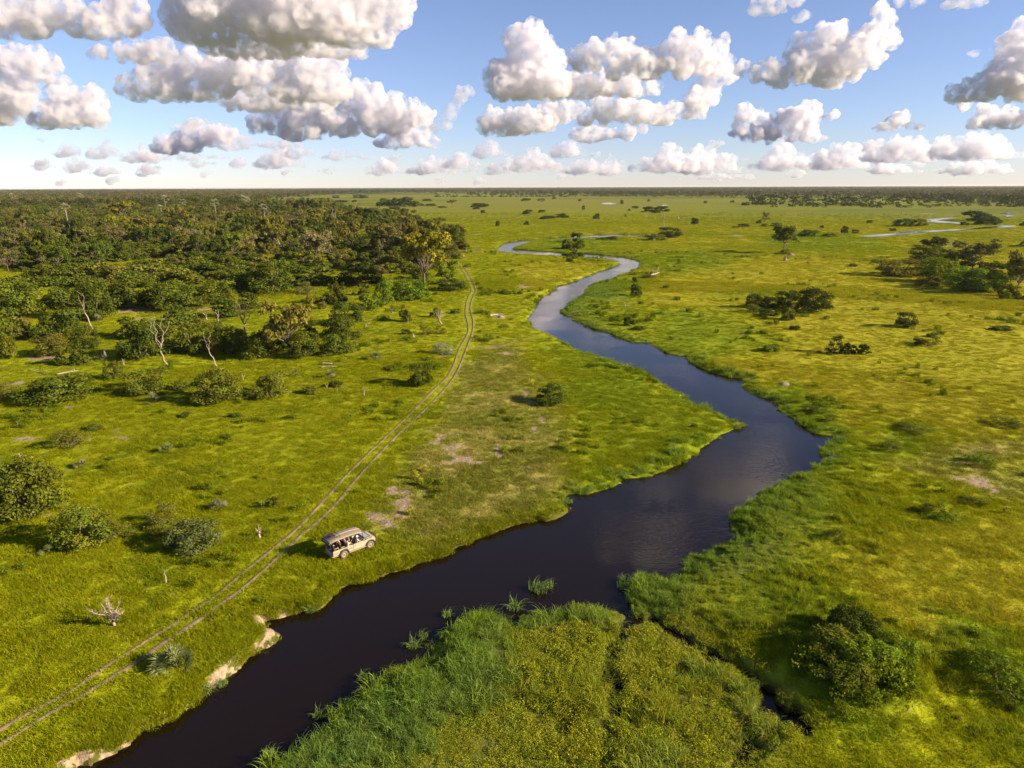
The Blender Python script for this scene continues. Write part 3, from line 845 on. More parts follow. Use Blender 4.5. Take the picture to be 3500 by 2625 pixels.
def crown_mesh(name, clumps, nleaf, size, seed, mat=None, cvar=.28):
    rng = np.random.default_rng(seed)
    Vs, Cs = [], []
    tot = sum(c[3] ** 2 for c in clumps)
    for x, y, z, r in clumps:
        n = max(6, int(nleaf * r * r / tot))
        rad = np.array([r * rng.uniform(.85, 1.2), r * rng.uniform(.85, 1.2), r * rng.uniform(.95, 1.45)])
        Vs.append(leaf_quads(rng, np.array([x, y, z]), rad, n, size))
        cv = rng.uniform(1 - cvar, 1 + cvar); hue = rng.normal(0, .07)
        lv = cv * rng.uniform(.72, 1.3, n)
        col = np.stack([lv * (1 + hue), lv, lv * (1 - hue), np.ones(n)], 1)
        Cs.append(np.repeat(col, 4, 0))
    V = np.concatenate(Vs); F = np.arange(len(V)).reshape(-1, 4)
    return np_mesh(name, V, F, mat, False, {'v': ('FLOAT_COLOR', np.concatenate(Cs))})

def bush_clumps(rnd, n, flat=.0, skew=0.0):
    """a dome one unit wide and one unit high"""
    out = []
    lobes = [(rnd.uniform(-.25, .25), rnd.uniform(-.25, .25), rnd.uniform(.75, 1.0)) for _ in range(3)]
    while len(out) < n:
        x, y = rnd.uniform(-.45, .45), rnd.uniform(-.45, .45)
        if math.hypot(x, y) > .46: continue
        top = max(hh * math.sqrt(max(0, 1 - (math.hypot(x - lx, y - ly) / .55) ** 2)) for lx, ly, hh in lobes)
        z = top * rnd.uniform(.18, .88) if rnd.random() < .6 else top * .88
        r = rnd.uniform(.11, .20)
        if rnd.random() < .34:
            a = rnd.uniform(0, 6.283); q = rnd.uniform(.30, .44); x, y, z = math.cos(a) * q, math.sin(a) * q, rnd.uniform(.08, .28)
        out.append((x + skew * z, y, max(z, r * .6), r))
    return out

def limb_tubes(mb, p0, p1, r0, r1, rnd, n=5, wob=.06, k=5):
    p0, p1 = Vector(p0), Vector(p1); L = (p1 - p0).length
    pts = [p0.lerp(p1, t / k) + Vector((rnd.uniform(-1, 1), rnd.uniform(-1, 1), 0)) * (wob * L if 0 < t < k else 0) for t in range(k + 1)]
    mb.tube(pts, [r0 + (r1 - r0) * t / k for t in range(k + 1)], n)
    return pts

def make_bush(seed, nclump, nleaf, size, skew=0.0):
    rnd = random.Random(seed)
    cl = bush_clumps(rnd, nclump, skew=skew)
    mb = MB()
    for k in range(4):
        c = cl[rnd.randrange(len(cl))]
        limb_tubes(mb, (rnd.uniform(-.05, .05), rnd.uniform(-.05, .05), -.03), c[:3], .028, .010, rnd, 4)
    return cl, mb, nleaf, size

def make_tree(seed, trunk_h, lobes, nsub, nleaf, size, fork=4, tr=.018, lean=0.0, spread=.42):
    """unit height; the crown fills the top, limbs carry its lobes"""
    rnd = random.Random(seed)
    mb = MB(); cl = []
    top = Vector((lean * trunk_h, 0, trunk_h))
    limb_tubes(mb, (0, 0, -.02), top, tr * 1.35, tr * .85, rnd, 7, .035)
    for k in range(lobes):
        a = 6.283 * k / lobes + rnd.uniform(-.4, .4)
        q = spread * rnd.uniform(.35, 1.0)
        c = Vector((math.cos(a) * q + lean, math.sin(a) * q, rnd.uniform(trunk_h + .16, .90)))
        limb_tubes(mb, top + Vector((0, 0, -.02)), c, tr * .62, tr * .2, rnd, 5, .07)
        R0 = rnd.uniform(.13, .22)
        for j in range(nsub):
            d = Vector((rnd.gauss(0, 1), rnd.gauss(0, 1), rnd.gauss(0, .7))).normalized() * R0 * rnd.uniform(.4, 1)
            cl.append((c.x + d.x, c.y + d.y, c.z + d.z * .75, rnd.uniform(.06, .11)))
    return cl, mb, nleaf, size

KINDS = {}
def reg(key, spec, crown='crown', stem='trunk', bark=None, loose=.28):
    cl, mb, nleaf, size = spec
    me = crown_mesh(crown, cl, nleaf, size, len(KINDS) + 3, MAT_LEAF, loose)
    KINDS[key] = dict(crown=me, stem=mb.mesh(stem, bark or MAT_BARK, True), cn=crown, sn=stem, mb=mb)
for i in range(6): reg('bush%d' % i, make_bush(100 + i, 40, 2600, .046), 'foliage', 'stem')
for i in range(3): reg('nearbush%d' % i, make_bush(140 + i, 48, 6000, .027), 'foliage', 'stem')
for i in range(2): reg('openbush%d' % i, make_bush(160 + i, 26, 2600, .026), 'foliage', 'stem')
for i in range(4): reg('tree%d' % i, make_tree(200 + i, .26, 10, 9, 4200, .028, spread=.44))
for i in range(2): reg('lollipop%d' % i, make_tree(230 + i, .36, 10, 10, 4200, .030, spread=.34, tr=.016))
for i in range(3): reg('sparse%d' % i, make_tree(250 + i, .26, 11, 9, 3600, .020, spread=.5, tr=.016), loose=.15)
for i in range(2): reg('umbrella%d' % i, make_tree(270 + i, .50, 11, 8, 3000, .024, spread=.5, tr=.015))
PALETTE = {'dark': (0.052, 0.070, 0.011), 'deep': (0.078, 0.100, 0.012), 'mid': (0.110, 0.130, 0.014), 'fresh': (0.123, 0.175, 0.013), 'olive': (0.131, 0.123, 0.021), 'drab': (0.128, 0.122, 0.033),
           'grey': (0.225, 0.182, 0.078), 'lime': (0.181, 0.182, 0.016), 'brown': (0.135, 0.112, 0.045), 'sagegreen': (.105, .115, .03), 'sage': (0.196, 0.203, 0.104)}
_jit = random.Random(77)
LANDMARKS = []
def put_plant(name, kind, pos, w, h, tint, label, cat, group=None, rz=None, sy=None):
    K = KINDS[kind]
    e = empty(name, pos, _jit.uniform(0, 6.283) if rz is None else rz)
    e.scale = (w, sy or w, h)
    t = PALETTE[tint] if isinstance(tint, str) else tint
    j = _jit.uniform(.85, 1.15)
    o = link(K['cn'], K['crown'], e); o.color = (t[0] * j * _jit.uniform(.92, 1.1), t[1] * j, t[2] * j, 1)
    link(K['sn'], K['stem'], e)
    return tag(e, label, cat, group)

def ground_z(x, y):
    return float(height(np.array([x]), np.array([y]))[0][0])

def sized(k, zx, zy, wpx, hpx, thin=False):
    """base pixel (front edge), apparent width and height -> position, width, height in metres"""
    sx, sy = zs(k, zx, zy); s = ZOOM[k][2]
    p = gp(sx, sy); m = m_per_px(p); dist = math.hypot(p.x, p.y)
    sl = math.atan2(CAMH, dist)
    w, hh = wpx * s * m, hpx * s * m
    if not thin:
        h = max((hh - .22 * w * math.sin(sl)) / math.cos(sl), .7 * hh) + .25
        h *= 1.14 if dist > 150 else 1.0
        d = Vector((p.x, p.y, 0)).normalized() * min(w * .34, dist * .12)
    else:
        h, d = hh / math.cos(sl), Vector((0, 0, 0))
    q = Vector((p.x, p.y, 0)) + d
    q.z = ground_z(q.x, q.y) - .03
    return q, w, h

def bush(k, zx, zy, w, h, label, tint='deep', kind=None, name='bush', cat='bush', group=None):
    q, ww, hh = sized(k, zx, zy, w, h)
    kind = kind or 'bush%d' % _jit.randrange(6)
    return put_plant(name, kind, q, ww * 1.12, hh * 1.08, tint, label, cat, group)
def tree(k, zx, zy, w, h, label, tint='olive', kind='tree0', group=None, name='tree'):
    q, ww, hh = sized(k, zx, zy, w, h, True)
    sp = 1.12 if kind.startswith('lolli') else .95
    return put_plant(name, kind, q, ww * sp, hh, tint, label, 'tree', group)

# --- the right-hand plain
gP = 'trees and bushes scattered over the right-hand plain'
tree('D', 190, 652, 215, 225, 'round-crowned single tree on a bare trunk in the right-hand plain', 'mid', 'lollipop0', gP)
tree('D', 35, 408, 75, 98, 'small thin tree with sparse brownish crown beyond the round-crowned tree', 'brown', 'sparse0', gP)
bush('D', 205, 662, 80, 30, 'low leafy shrub at the foot of the round-crowned single tree', 'fresh', None, 'bush', 'bush', gP)
bush('D', 130, 432, 80, 32, 'low dark bush right of the small thin brownish tree', 'deep', group=gP)
bush('D', 25, 432, 50, 22, 'small low bush at the foot of the thin brownish tree', 'deep', group=gP)
bush('D', 395, 520, 150, 50, 'flat dark bush next right of the round-crowned single tree', 'deep', group=gP)
bush('D', 575, 520, 112, 26, 'flat pale green shrub between dark bush and stream end', 'olive', group=gP)
bush('D', 700, 488, 50, 55, 'upright dark bush standing just above the end of the stream', 'dark', group=gP)
bush('D', 795, 489, 50, 30, 'small round bush right of the upright dark bush by the stream', 'deep', group=gP)
bush('D', 915, 400, 50, 22, 'little dark bush alone left of the long bush by the stream', 'dark', group=gP)
bush('D', 512, 442, 30, 20, 'tiny dark bush above the flat bushes of the plain', 'dark', group=gP)
bush('D', 1200, 432, 160, 52, 'long low bush beside the stream, its left part', 'deep', group=gP)
bush('D', 1320, 428, 150, 48, 'long low bush beside the stream, its right part', 'mid', group=gP)
bush('D', 1105, 466, 58, 22, 'small dark bush on the near bank of the stream', 'dark', group=gP)
bush('D', 1820, 384, 185, 68, 'large dark thicket inside the bend of the stream, rear bush', 'dark', group=gP)
bush('D', 1890, 417, 150, 62, 'large dark thicket inside the bend of the stream, front bush', 'dark', group=gP)
bush('D', 1985, 402, 72, 32, 'low bush at the right end of the thicket in the stream bend', 'deep', group=gP)
bush('D', 1710, 422, 56, 26, 'small bush left of the dark thicket beside the stream', 'dark', group=gP)
bush('D', 2205, 424, 50, 30, 'dark bush at the right picture edge beside the stream', 'dark', group=gP)
bush('D', 780, 768, 60, 20, 'low sprig of leaves in open golden grass below the stream', 'olive', group=gP)
bush('D', 2130, 606, 100, 16, 'flat green scrub patch left of the edge bush in the plain', 'deep', group=gP)
bush('D', 2210, 606, 60, 40, 'dark bush at the right picture edge above the big thicket', 'dark', group=gP)
# the big thicket
gT = 'bushes and trees of the big thicket on the right'
bush('D', 1450, 597, 170, 68, 'dark dome bush standing apart behind the big right thicket', 'dark', group=gT)
bush('D', 1400, 742, 255, 125, 'dark glossy bush at the left rear of the big right thicket', 'deep', 'nearbush0', group=gT)
bush('D', 1530, 735, 190, 100, 'bush beneath the bare white tree in the right thicket', 'mid', group=gT)
tree('D', 1775, 805, 400, 258, 'broad olive tree rising from the middle of the right thicket', 'drab', 'tree1', gT)
bush('D', 1150, 850, 350, 125, 'wide flat olive bush left of the big right thicket', 'olive', 'nearbush1', group=gT)
bush('D', 1480, 905, 270, 170, 'bright green bush at the front left of the right thicket', 'fresh', 'nearbush2', group=gT)
bush('D', 1400, 930, 165, 72, 'low olive bush at the front foot of the right thicket', 'olive', group=gT)
bush('D', 1690, 965, 260, 155, 'bright green bush at the front middle of the right thicket', 'fresh', 'nearbush0', group=gT)
bush('D', 1860, 990, 300, 160, 'bright green bush at the front right of the right thicket', 'fresh', 'nearbush1', group=gT)
bush('D', 1680, 812, 150, 72, 'dark bush below the trunk of the broad olive tree', 'dark', group=gT)
bush('D', 1870, 830, 170, 90, 'olive bush right of the broad olive tree trunk', 'olive', group=gT)
bush('D', 2010, 900, 230, 130, 'green bush linking the thicket to the edge tree', 'mid', group=gT)
tree('D', 2150, 995, 300, 350, 'tall olive tree at the right picture edge beside the thicket', 'olive', 'tree2', gT)
bush('D', 2180, 880, 150, 120, 'dark bush behind the tall edge tree', 'dark', group=gT)
bush('D', 2080, 1020, 130, 95, 'low round bush at the foot of the tall edge tree', 'mid', group=gT)
bush('D', 2045, 1042, 80, 52, 'small bush in front of the low round bush at the right edge', 'fresh', group=gT)
bush('D', 2200, 1050, 110, 30, 'flat scrub in the shade below the tall edge tree', 'deep', group=gT)
# the mid-right bushes
gM = 'bushes standing in the golden meadow on the right'
bush('D', 440, 1158, 255, 165, 'largest dark dome bush in the golden meadow', 'dark', 'nearbush2', group=gM)
bush('D', 235, 1110, 200, 110, 'dark bush joining the largest meadow dome on its left', 'dark', 'nearbush0', group=gM)
bush('D', 60, 1110, 150, 82, 'low dark bush at the left end of the meadow bush row', 'dark', group=gM)
bush('D', 250, 1155, 95, 65, 'olive bush tucked before the largest meadow dome', 'olive', group=gM)
bush('D', 240, 1222, 110, 85, 'lone green bush just below the meadow bush row', 'mid', group=gM)
bush('D', 90, 1185, 120, 42, 'low scrubby bush lower left of the meadow bush row', 'deep', group=gM)
bush('D', 20, 1195, 60, 28, 'tiny bush beside the low scrubby bush of the meadow row', 'deep', group=gM)
bush('D', 1215, 1287, 150, 105, 'wedge-shaped dark bush alone in the golden meadow', 'dark', 'nearbush1', group=gM)
bush('D', 620, 1492, 125, 132, 'tallest of four dark bushes standing in a line', 'dark', 'openbush0', group=gM)
bush('D', 705, 1497, 85, 74, 'second of four dark bushes in a line, lower than the first', 'dark', 'bush1', group=gM)
bush('D', 775, 1490, 62, 52, 'third and smallest of four dark bushes in a line', 'dark', group=gM)
bush('D', 865, 1497, 85, 72, 'right end one of four dark bushes in a line', 'dark', group=gM)
bush('D', 1400, 1432, 165, 62, 'low spreading bush right of the four in a line', 'deep', 'openbush1', group=gM)
bush('D', 1325, 1412, 70, 24, 'flat shrub at the left end of the low spreading bush', 'deep', group=gM)
bush('D', 290, 1302, 80, 26, 'small dark scrub between dome bush and four in a line', 'deep', group=gM)
bush('D', 1440, 1362, 80, 24, 'faint green scrub above the low spreading bush', 'fresh', group=gM)
bush('D', 90, 1475, 140, 40, 'grassy green scrub near the river left of four in a line', 'fresh', group=gM)
bush('D', 2020, 1306, 150, 24, 'low green hummock plant at far right of the golden meadow', 'mid', group=gM)
# --- by the river
gR = 'bushes and trees near the winding river'
tree('C', 660, 565, 85, 85, 'dark tree at the back of the clump on the river bend', 'deep', 'lollipop1', gR)
bush('C', 592, 622, 92, 74, 'left dark bush of the clump on the river bend', 'deep', group=gR)
bush('C', 680, 617, 95, 78, 'right dark bush of the clump on the river bend', 'deep', group=gR)
bush('C', 637, 662, 60, 62, 'pale olive bush in the middle of the river bend clump', 'olive', group=gR)
bush('C', 648, 697, 46, 50, 'olive sapling overhanging the river on the bend', 'olive', group=gR)
bush('C', 610, 728, 68, 56, 'dark bush on the near bank below the bend clump', 'deep', group=gR)
bush('C', 692, 682, 60, 36, 'low bush overhanging the water right of the bend clump', 'dark', group=gR)
bush('C', 570, 662, 45, 24, 'low scrub by the water left of the bend clump', 'dark', group=gR)
bush('C', 1165, 1012, 82, 66, 'dark bush on the green bank inside the broad river bend', 'deep', group=gR)
bush('C', 1152, 958, 55, 42, 'dark bush just behind another on the green river bank', 'deep', group=gR)
bush('C', 1155, 902, 42, 38, 'small dark bush below the fallen bleached tree', 'deep', group=gR)
bush('C', 1110, 1257, 82, 64, 'dark bush low on the grassy point by the river', 'deep', group=gR)
bush('C', 1190, 1290, 100, 24, 'flat green scrub behind the bush on the grassy point', 'mid', group=gR)
bush('C', 1270, 862, 110, 24, 'flat shrub under the fallen bleached tree', 'mid', group=gR)
bush('C', 2160, 1112, 130, 92, 'dark bush at left start of the meadow bush row', 'dark', 'nearbush2', group=gM)
bush('C', 2135, 1152, 140, 62, 'ragged low bush before the left start of the meadow row', 'deep', 'openbush0', group=gM)
bush('I', 450, 328, 222, 155, 'single round dark bush left of the river in open grass', 'deep', 'nearbush0', group=gR)
bush('C', 1445, 522, 182, 72, 'big round dark bush at the head of the river', 'dark', 'nearbush1', group=gR)
bush('C', 1330, 546, 160, 50, 'low green bush surrounding the red termite spire', 'mid', group=gR)
bush('C', 960, 541, 95, 28, 'flat bush in the river loop, right one', 'deep', group=gR)
bush('C', 885, 545, 50, 22, 'flat bush in the river loop, middle one', 'deep', group=gR)
bush('C', 845, 544, 32, 14, 'flat bush in the river loop, small left one', 'deep', group=gR)
# --- the far middle plain
gF = 'bushes dotted over the far middle plain'
for a in [(250, 326, 72, 30, 'far dark oval bush left of the lone palm', 'dark'), (372, 310, 55, 20, 'low bush at the foot of the lone palm', 'dark'),
          (405, 366, 90, 22, 'long low far bush below the lone palm, left half', 'dark'), (455, 362, 70, 18, 'long low far bush below the lone palm, right half', 'dark'),
          (545, 356, 92, 34, 'far oval bush right of the long low bush', 'dark'), (830, 369, 50, 42, 'far round bush alone in mid plain', 'dark'),
          (1656, 412, 56, 48, 'far upright bush with a long shadow on the plain', 'dark'), (1270, 305, 80, 40, 'far dark bush cluster by the pond, left', 'dark'),
          (1375, 305, 110, 42, 'far dark bush cluster by the pond, right', 'dark'), (1325, 317, 70, 26, 'far dark bush cluster by the pond, front', 'dark'),
          (1225, 310, 50, 10, 'far low scrub left of the pond bush cluster', 'deep'), (1160, 276, 52, 18, 'small far oval bush left of the pond cluster', 'dark'),
          (723, 288, 26, 28, 'small far bush above the round plain bush', 'dark'), (1108, 296, 22, 14, 'tiny far bush left below the oval bush', 'dark'),
          (1047, 240, 24, 30, 'tiny far tree-like bush on a mound near the pond', 'dark'), (242, 418, 40, 28, 'far dark bush beside the flat pale mound', 'dark'),
          (3, 428, 34, 36, 'far dark bush beside the top river curve', 'dark'), (1075, 344, 18, 12, 'tiny dark far bush between dead tree and round bush', 'dark'),
          (2070, 440, 88, 28, 'far low bush between dead tree and thin brownish tree', 'dark'), (2000, 447, 50, 14, 'far flat scrub left of the low bush', 'deep'),
          (1748, 232, 26, 16, 'small far bush alone at right of the ponds', 'dark'), (1975, 226, 34, 16, 'small far bush before the right forest', 'dark'),
          (2085, 250, 60, 24, 'far bush pair before the right forest, left', 'dark'), (2165, 244, 70, 20, 'far bush pair before the right forest, right', 'dark'),
          (1270, 218, 22, 16, 'tiny far bush right of the mound tree', 'deep'), (690, 214, 28, 12, 'tiny far bush under the right of the tree strip', 'dark'),
          (240, 214, 70, 20, 'far low bush under the middle strip of trees', 'dark'), (370, 212, 62, 16, 'far low bush just behind the lone palm', 'dark'), (475, 198, 34, 14, 'far tiny bush right of the strip palm', 'dark'),
          (2195, 405, 40, 22, 'far dark bush left of the thin brownish tree', 'dark'), (1620, 415, 70, 5, 'far flat scrub strip by the upright bush', 'deep')]:
    bush('C', *a[:5], a[5], group=gF)
for a in [(1430, 335, 66, 52, 'round bush at right end of the row beyond the woodland', 'deep'), (1355, 336, 92, 58, 'second bush from the right in the row beyond the woodland', 'deep'),
          (1280, 336, 84, 46, 'middle bush in the row beyond the woodland', 'deep'), (1222, 338, 74, 46, 'left bush in the row beyond the woodland', 'deep'),
          (1260, 256, 105, 58, 'far thicket in the plain, left end bush', 'dark'), (1350, 258, 110, 62, 'far thicket in the plain, second bush', 'dark'),
          (1440, 260, 110, 68, 'far thicket in the plain, third bush', 'dark'), (1510, 264, 80, 44, 'far thicket in the plain, right end bush', 'dark'),
          (1575, 254, 40, 16, 'small bush right of the far thicket', 'dark'), (1650, 258, 82, 18, 'low bush strip right of the far thicket', 'dark'),
          (2065, 266, 135, 30, 'flat dark bush strip in the far plain', 'dark'), (2035, 283, 50, 18, 'small bush in front of the flat dark strip', 'dark'),
          (2090, 315, 34, 22, 'tiny round bush alone in the far plain', 'dark'), (1510, 315, 44, 24, 'small low bush in front of the far thicket', 'olive'),
          (1065, 190, 110, 26, 'far bush under the horizon left of the thicket', 'dark'), (915, 225, 80, 16, 'far low bush behind the woodland edge', 'dark'), (1010, 222, 38, 14, 'far tiny bush behind the woodland edge', 'dark'),
          (855, 188, 52, 16, 'far low bush under the horizon at left', 'dark'), (1620, 215, 74, 16, 'far low bush behind the thicket on the plain', 'dark'), (1750, 270, 70, 12, 'far scrub before the small plain tree', 'deep'),
          (1492, 360, 30, 14, 'tiny bush by the pale mounds of the plain', 'dark'), (1312, 360, 12, 10, 'very tiny bush on the plain beside the woodland', 'dark'), (1960, 770, 55, 24, 'little green mound bush beside the wheel ruts end', 'mid')]:
    bush('B', *a[:5], a[5], group=gF)
tree('B', 1830, 266, 84, 62, 'small olive tree with flat crown in the far plain', 'olive', 'umbrella0', gF)

# --- the woodland edge and the bushes on the left, one by one
gW = 'trees of the woodland on the left'
tree('B', 1600, 945, 460, 470, 'tall yellow-green tree at the right edge of the woodland', 'lime', 'tree3', gW)
tree('B', 1590, 800, 290, 430, 'dark olive tree behind the yellow-green tree', 'olive', 'tree0', gW)
tree('B', 460, 1535, 430, 490, 'big olive tree with a stout brown trunk in the left clearing', 'olive', 'tree1', gW)
tree('B', 670, 742, 300, 275, 'pale grey spreading tree amid the woodland', 'grey', 'sparse0', gW)
tree('B', 490, 485, 240, 170, 'brown umbrella tree in the rear woodland', 'brown', 'umbrella1', gW)
tree('B', 310, 640, 240, 290, 'woodland tree with pale twisted trunk left of the grey tree', 'olive', 'tree2', gW)
tree('B', 80, 570, 200, 230, 'dark crowned tree with thin pale trunk in the left woodland', 'dark', 'tree3', gW)
tree('B', 1305, 665, 300, 250, 'olive tree with pale trunk in the right half of the woodland', 'drab', 'tree1', gW)
tree('B', 1110, 425, 190, 150, 'dense dark tree below the rear right palm', 'dark', 'lollipop0', gW)
tree('B', 980, 650, 260, 260, 'olive woodland tree between grey tree and pale trunk tree', 'olive', 'tree2', gW)
tree('B', 1800, 925, 215, 200, 'small dark-leaved tree right of the yellow-green tree', 'fresh', 'tree0', gW)
tree('B', 1025, 1425, 95, 115, 'small sapling with visible trunk right of the big olive tree', 'deep', 'lollipop1', gW)
tree('A', 1280, 585, 200, 240, 'olive tree with forked trunk in the far left woodland', 'olive', 'tree1', gW)
tree('A', 1000, 545, 230, 190, 'yellowish tree low in the far left woodland', 'lime', 'tree2', gW)
tree('A', 1060, 400, 250, 180, 'bright yellow-green round crown in the far woodland', 'lime', 'tree3', gW)
tree('A', 1565, 472, 200, 210, 'leaning tree with pale trunk in the far woodland', 'olive', 'tree0', gW)
tree('A', 1695, 632, 200, 160, 'grey thin-crowned multi-stem tree in the woodland', 'grey', 'sparse1', gW)
tree('A', 1960, 380, 200, 120, 'grey-brown bare-looking tree in the far woodland', 'brown', 'sparse2', gW)
tree('A', 140, 330, 120, 110, 'grey-brown tree at far left horizon of the woodland', 'drab', 'sparse0', gW)
_rim = sorted([(160, 330, 160, 100), (240, 320, 140, 110), (330, 320, 170, 120), (450, 330, 120, 120), (540, 320, 170, 130), (640, 320, 170, 130), (720, 320, 150, 125), (790, 310, 90, 110), (880, 320, 110, 90), (700, 450, 200, 180),
          (860, 400, 160, 120), (950, 420, 170, 120), (600, 420, 180, 130)])
for a, w_ in zip(_rim, ('leftmost', 'second', 'third', 'fourth', 'fifth', 'sixth', 'seventh', 'eighth', 'ninth', 'tenth', 'eleventh', 'twelfth', 'rightmost')):
    tn = _jit.choice(['olive', 'mid', 'drab', 'deep'])
    tree('B', *a, '%s of thirteen crowns along the rear right rim of the woodland%s' % (w_, '' if w_.endswith('most') else ', counted from the left'), tn, 'tree%d' % _jit.randrange(4), 'crowns along the rear right rim of the woodland')
gB = 'bushes in the clearings of the left woodland'
bushes_B = [(1840, 612, 175, 155, 'round dark green bush at the right tip of the woodland', 'deep', 'nearbush0'), (1775, 625, 90, 120, 'dark bush left of the round one at the woodland tip', 'deep', None),
  (1900, 615, 70, 50, 'low bush right of the round one at the woodland tip', 'deep', None), (1955, 628, 60, 44, 'small bush with a pale mound at the woodland tip', 'mid', None), (1880, 700, 60, 50, 'low green bush beside the tall termite mound', 'mid', None),
  (1820, 975, 190, 82, 'dark low mound of shrub beside the wheel ruts', 'dark', 'nearbush1'), (1480, 1055, 290, 145, 'wide fresh green bush below the yellow-green tree', 'fresh', 'nearbush2'),
  (1250, 1110, 175, 185, 'tall fresh green bush left of the wide one', 'fresh', 'nearbush0'), (1140, 1135, 140, 105, 'low fresh green bush at the front of the tall one', 'fresh', None), (1095, 1010, 90, 78, 'small green bush behind the tall fresh one', 'mid', None),
  (870, 1085, 125, 165, 'upright dark bush in the middle clearing', 'deep', None), (960, 1258, 235, 150, 'dark glossy bush right of the big olive tree', 'deep', 'nearbush1'), (880, 1368, 225, 150, 'dark glossy bush next to the first, nearer', 'deep', 'nearbush2'),
  (840, 1515, 255, 155, 'dark bush right of the big olive trunk', 'deep', 'nearbush0'), (740, 1085, 100, 62, 'small bush left of the upright dark one', 'mid', None), (740, 1125, 70, 50, 'olive small bush under the upright dark one', 'olive', None),
  (1440, 1232, 92, 84, 'small round bush with a pale dead stem before it', 'deep', None), (1610, 1342, 110, 70, 'low ragged bush right of the termite stump', 'mid', 'openbush0'), (1735, 1332, 80, 52, 'low ragged bush near the ruts, right one', 'mid', 'openbush1'),
  (1440, 1340, 70, 34, 'low scrub left of the termite stump', 'mid', None), (1760, 1518, 160, 74, 'low grey-green shrub close to the ruts', 'sage', 'openbush0'), (1690, 1195, 80, 60, 'green bush beneath the fallen bleached snag', 'mid', None),
  (1860, 1160, 70, 30, 'flat green scrub left of the ruts', 'mid', None), (950, 1490, 120, 60, 'low bush right of the trunk thicket', 'mid', None), (620, 1350, 120, 110, 'dark bush behind the big olive tree', 'deep', None),
  (330, 1500, 260, 200, 'dark bush left of the big olive trunk', 'deep', 'nearbush1'), (600, 1540, 240, 190, 'dark bush just right of the big olive trunk', 'deep', 'nearbush2'), (200, 1540, 240, 170, 'dark bush at the front of the trunk thicket', 'deep', 'nearbush0'),
  (130, 1130, 140, 110, 'dark round bush behind the dead trunk', 'deep', None), (320, 1000, 330, 230, 'broad dark bush in the middle woodland edge', 'deep', 'nearbush0'), (660, 930, 320, 130, 'wide dark bush at the woodland front', 'deep', None),
  (60, 960, 170, 120, 'bush left of the broad dark one', 'mid', None), (1060, 930, 350, 120, 'dark thicket base at the woodland front', 'dark', 'nearbush1'), (590, 1000, 160, 80, 'drab scrub below the wide dark bush', 'drab', 'openbush1')]
for zx, zy, w, h, lab, t, kd in bushes_B: bush('B', zx, zy, w, h, lab, t, kd, group=gB)
bushes_A = [(400, 962, 240, 150, 'woodland bush at the rear of the left clearing', 'mid', None), (810, 965, 260, 165, 'dense bush at the rear middle of the left clearing', 'mid', None), (1000, 962, 280, 150, 'olive bush beside the dense rear one', 'olive', None),
  (1300, 960, 330, 160, 'olive bush at the rear right of the clearing', 'olive', None), (1600, 955, 230, 130, 'fresh bush at the rear of the strip clearing', 'mid', None), (1130, 1168, 400, 265, 'largest dark bush in the left clearing', 'deep', 'nearbush1'),
  (1510, 1168, 360, 205, 'second largest dark bush in the left clearing', 'deep', 'nearbush2'), (1850, 1120, 340, 170, 'fresh green bush at the clearing right side', 'mid', 'nearbush0'), (840, 1245, 270, 265, 'dark bush around the leaning dead trunk', 'deep', 'nearbush0'),
  (640, 1150, 440, 235, 'broad bush left of the leaning dead trunk', 'deep', 'nearbush1'), (140, 1250, 400, 300, 'big bush at the left picture edge in the woodland front', 'mid', 'nearbush2'), (520, 1405, 390, 210, 'dark bush in front of the leaning dead trunk', 'deep', 'nearbush0'),
  (180, 1405, 140, 160, 'olive round bush at the left picture edge', 'olive', None), (50, 1420, 150, 160, 'dark bush cut by the left picture edge', 'deep', None), (60, 1592, 140, 180, 'fresh bush at the left picture edge in front', 'mid', None),
  (740, 1522, 205, 172, 'single dome bush left of the dead fork', 'deep', 'nearbush1'), (450, 1572, 235, 150, 'olive-shaded bush left of the broken stump', 'olive', 'nearbush2'), (1250, 1600, 330, 260, 'dark thicket behind the dead fork, left', 'deep', 'nearbush0'),
  (1600, 1560, 380, 250, 'dark thicket behind the dead fork, right', 'deep', 'nearbush1'), (1560, 1290, 240, 110, 'bush at the rear of the dead fork thicket', 'deep', None), (1150, 1400, 260, 150, 'low bush left of the dead fork tip', 'mid', None), (1180, 1500, 140, 80, 'ragged bush beside the fallen branches', 'mid', 'openbush0'),
  (2010, 1560, 260, 200, 'dark thicket right of the dead pole', 'deep', 'nearbush2'), (1960, 1230, 180, 130, 'dark round bush behind the small dead snag', 'deep', None), (1900, 1480, 230, 170, 'dark thicket between dead pole and dead fork', 'deep', 'nearbush0'),
  (2150, 990, 180, 110, 'olive bush on the right side of the rear clearing', 'mid', None), (150, 1060, 300, 170, 'woodland bush left of the rear clearing', 'mid', None), (640, 1643, 220, 130, 'bush below the single dome bush, clipped', 'deep', None), (1330, 1420, 240, 130, 'dark bush under the tip of the dead fork', 'deep', None)]
for zx, zy, w, h, lab, t, kd in bushes_A: bush('A', zx, zy, w, h, lab, t, kd, group=gB)
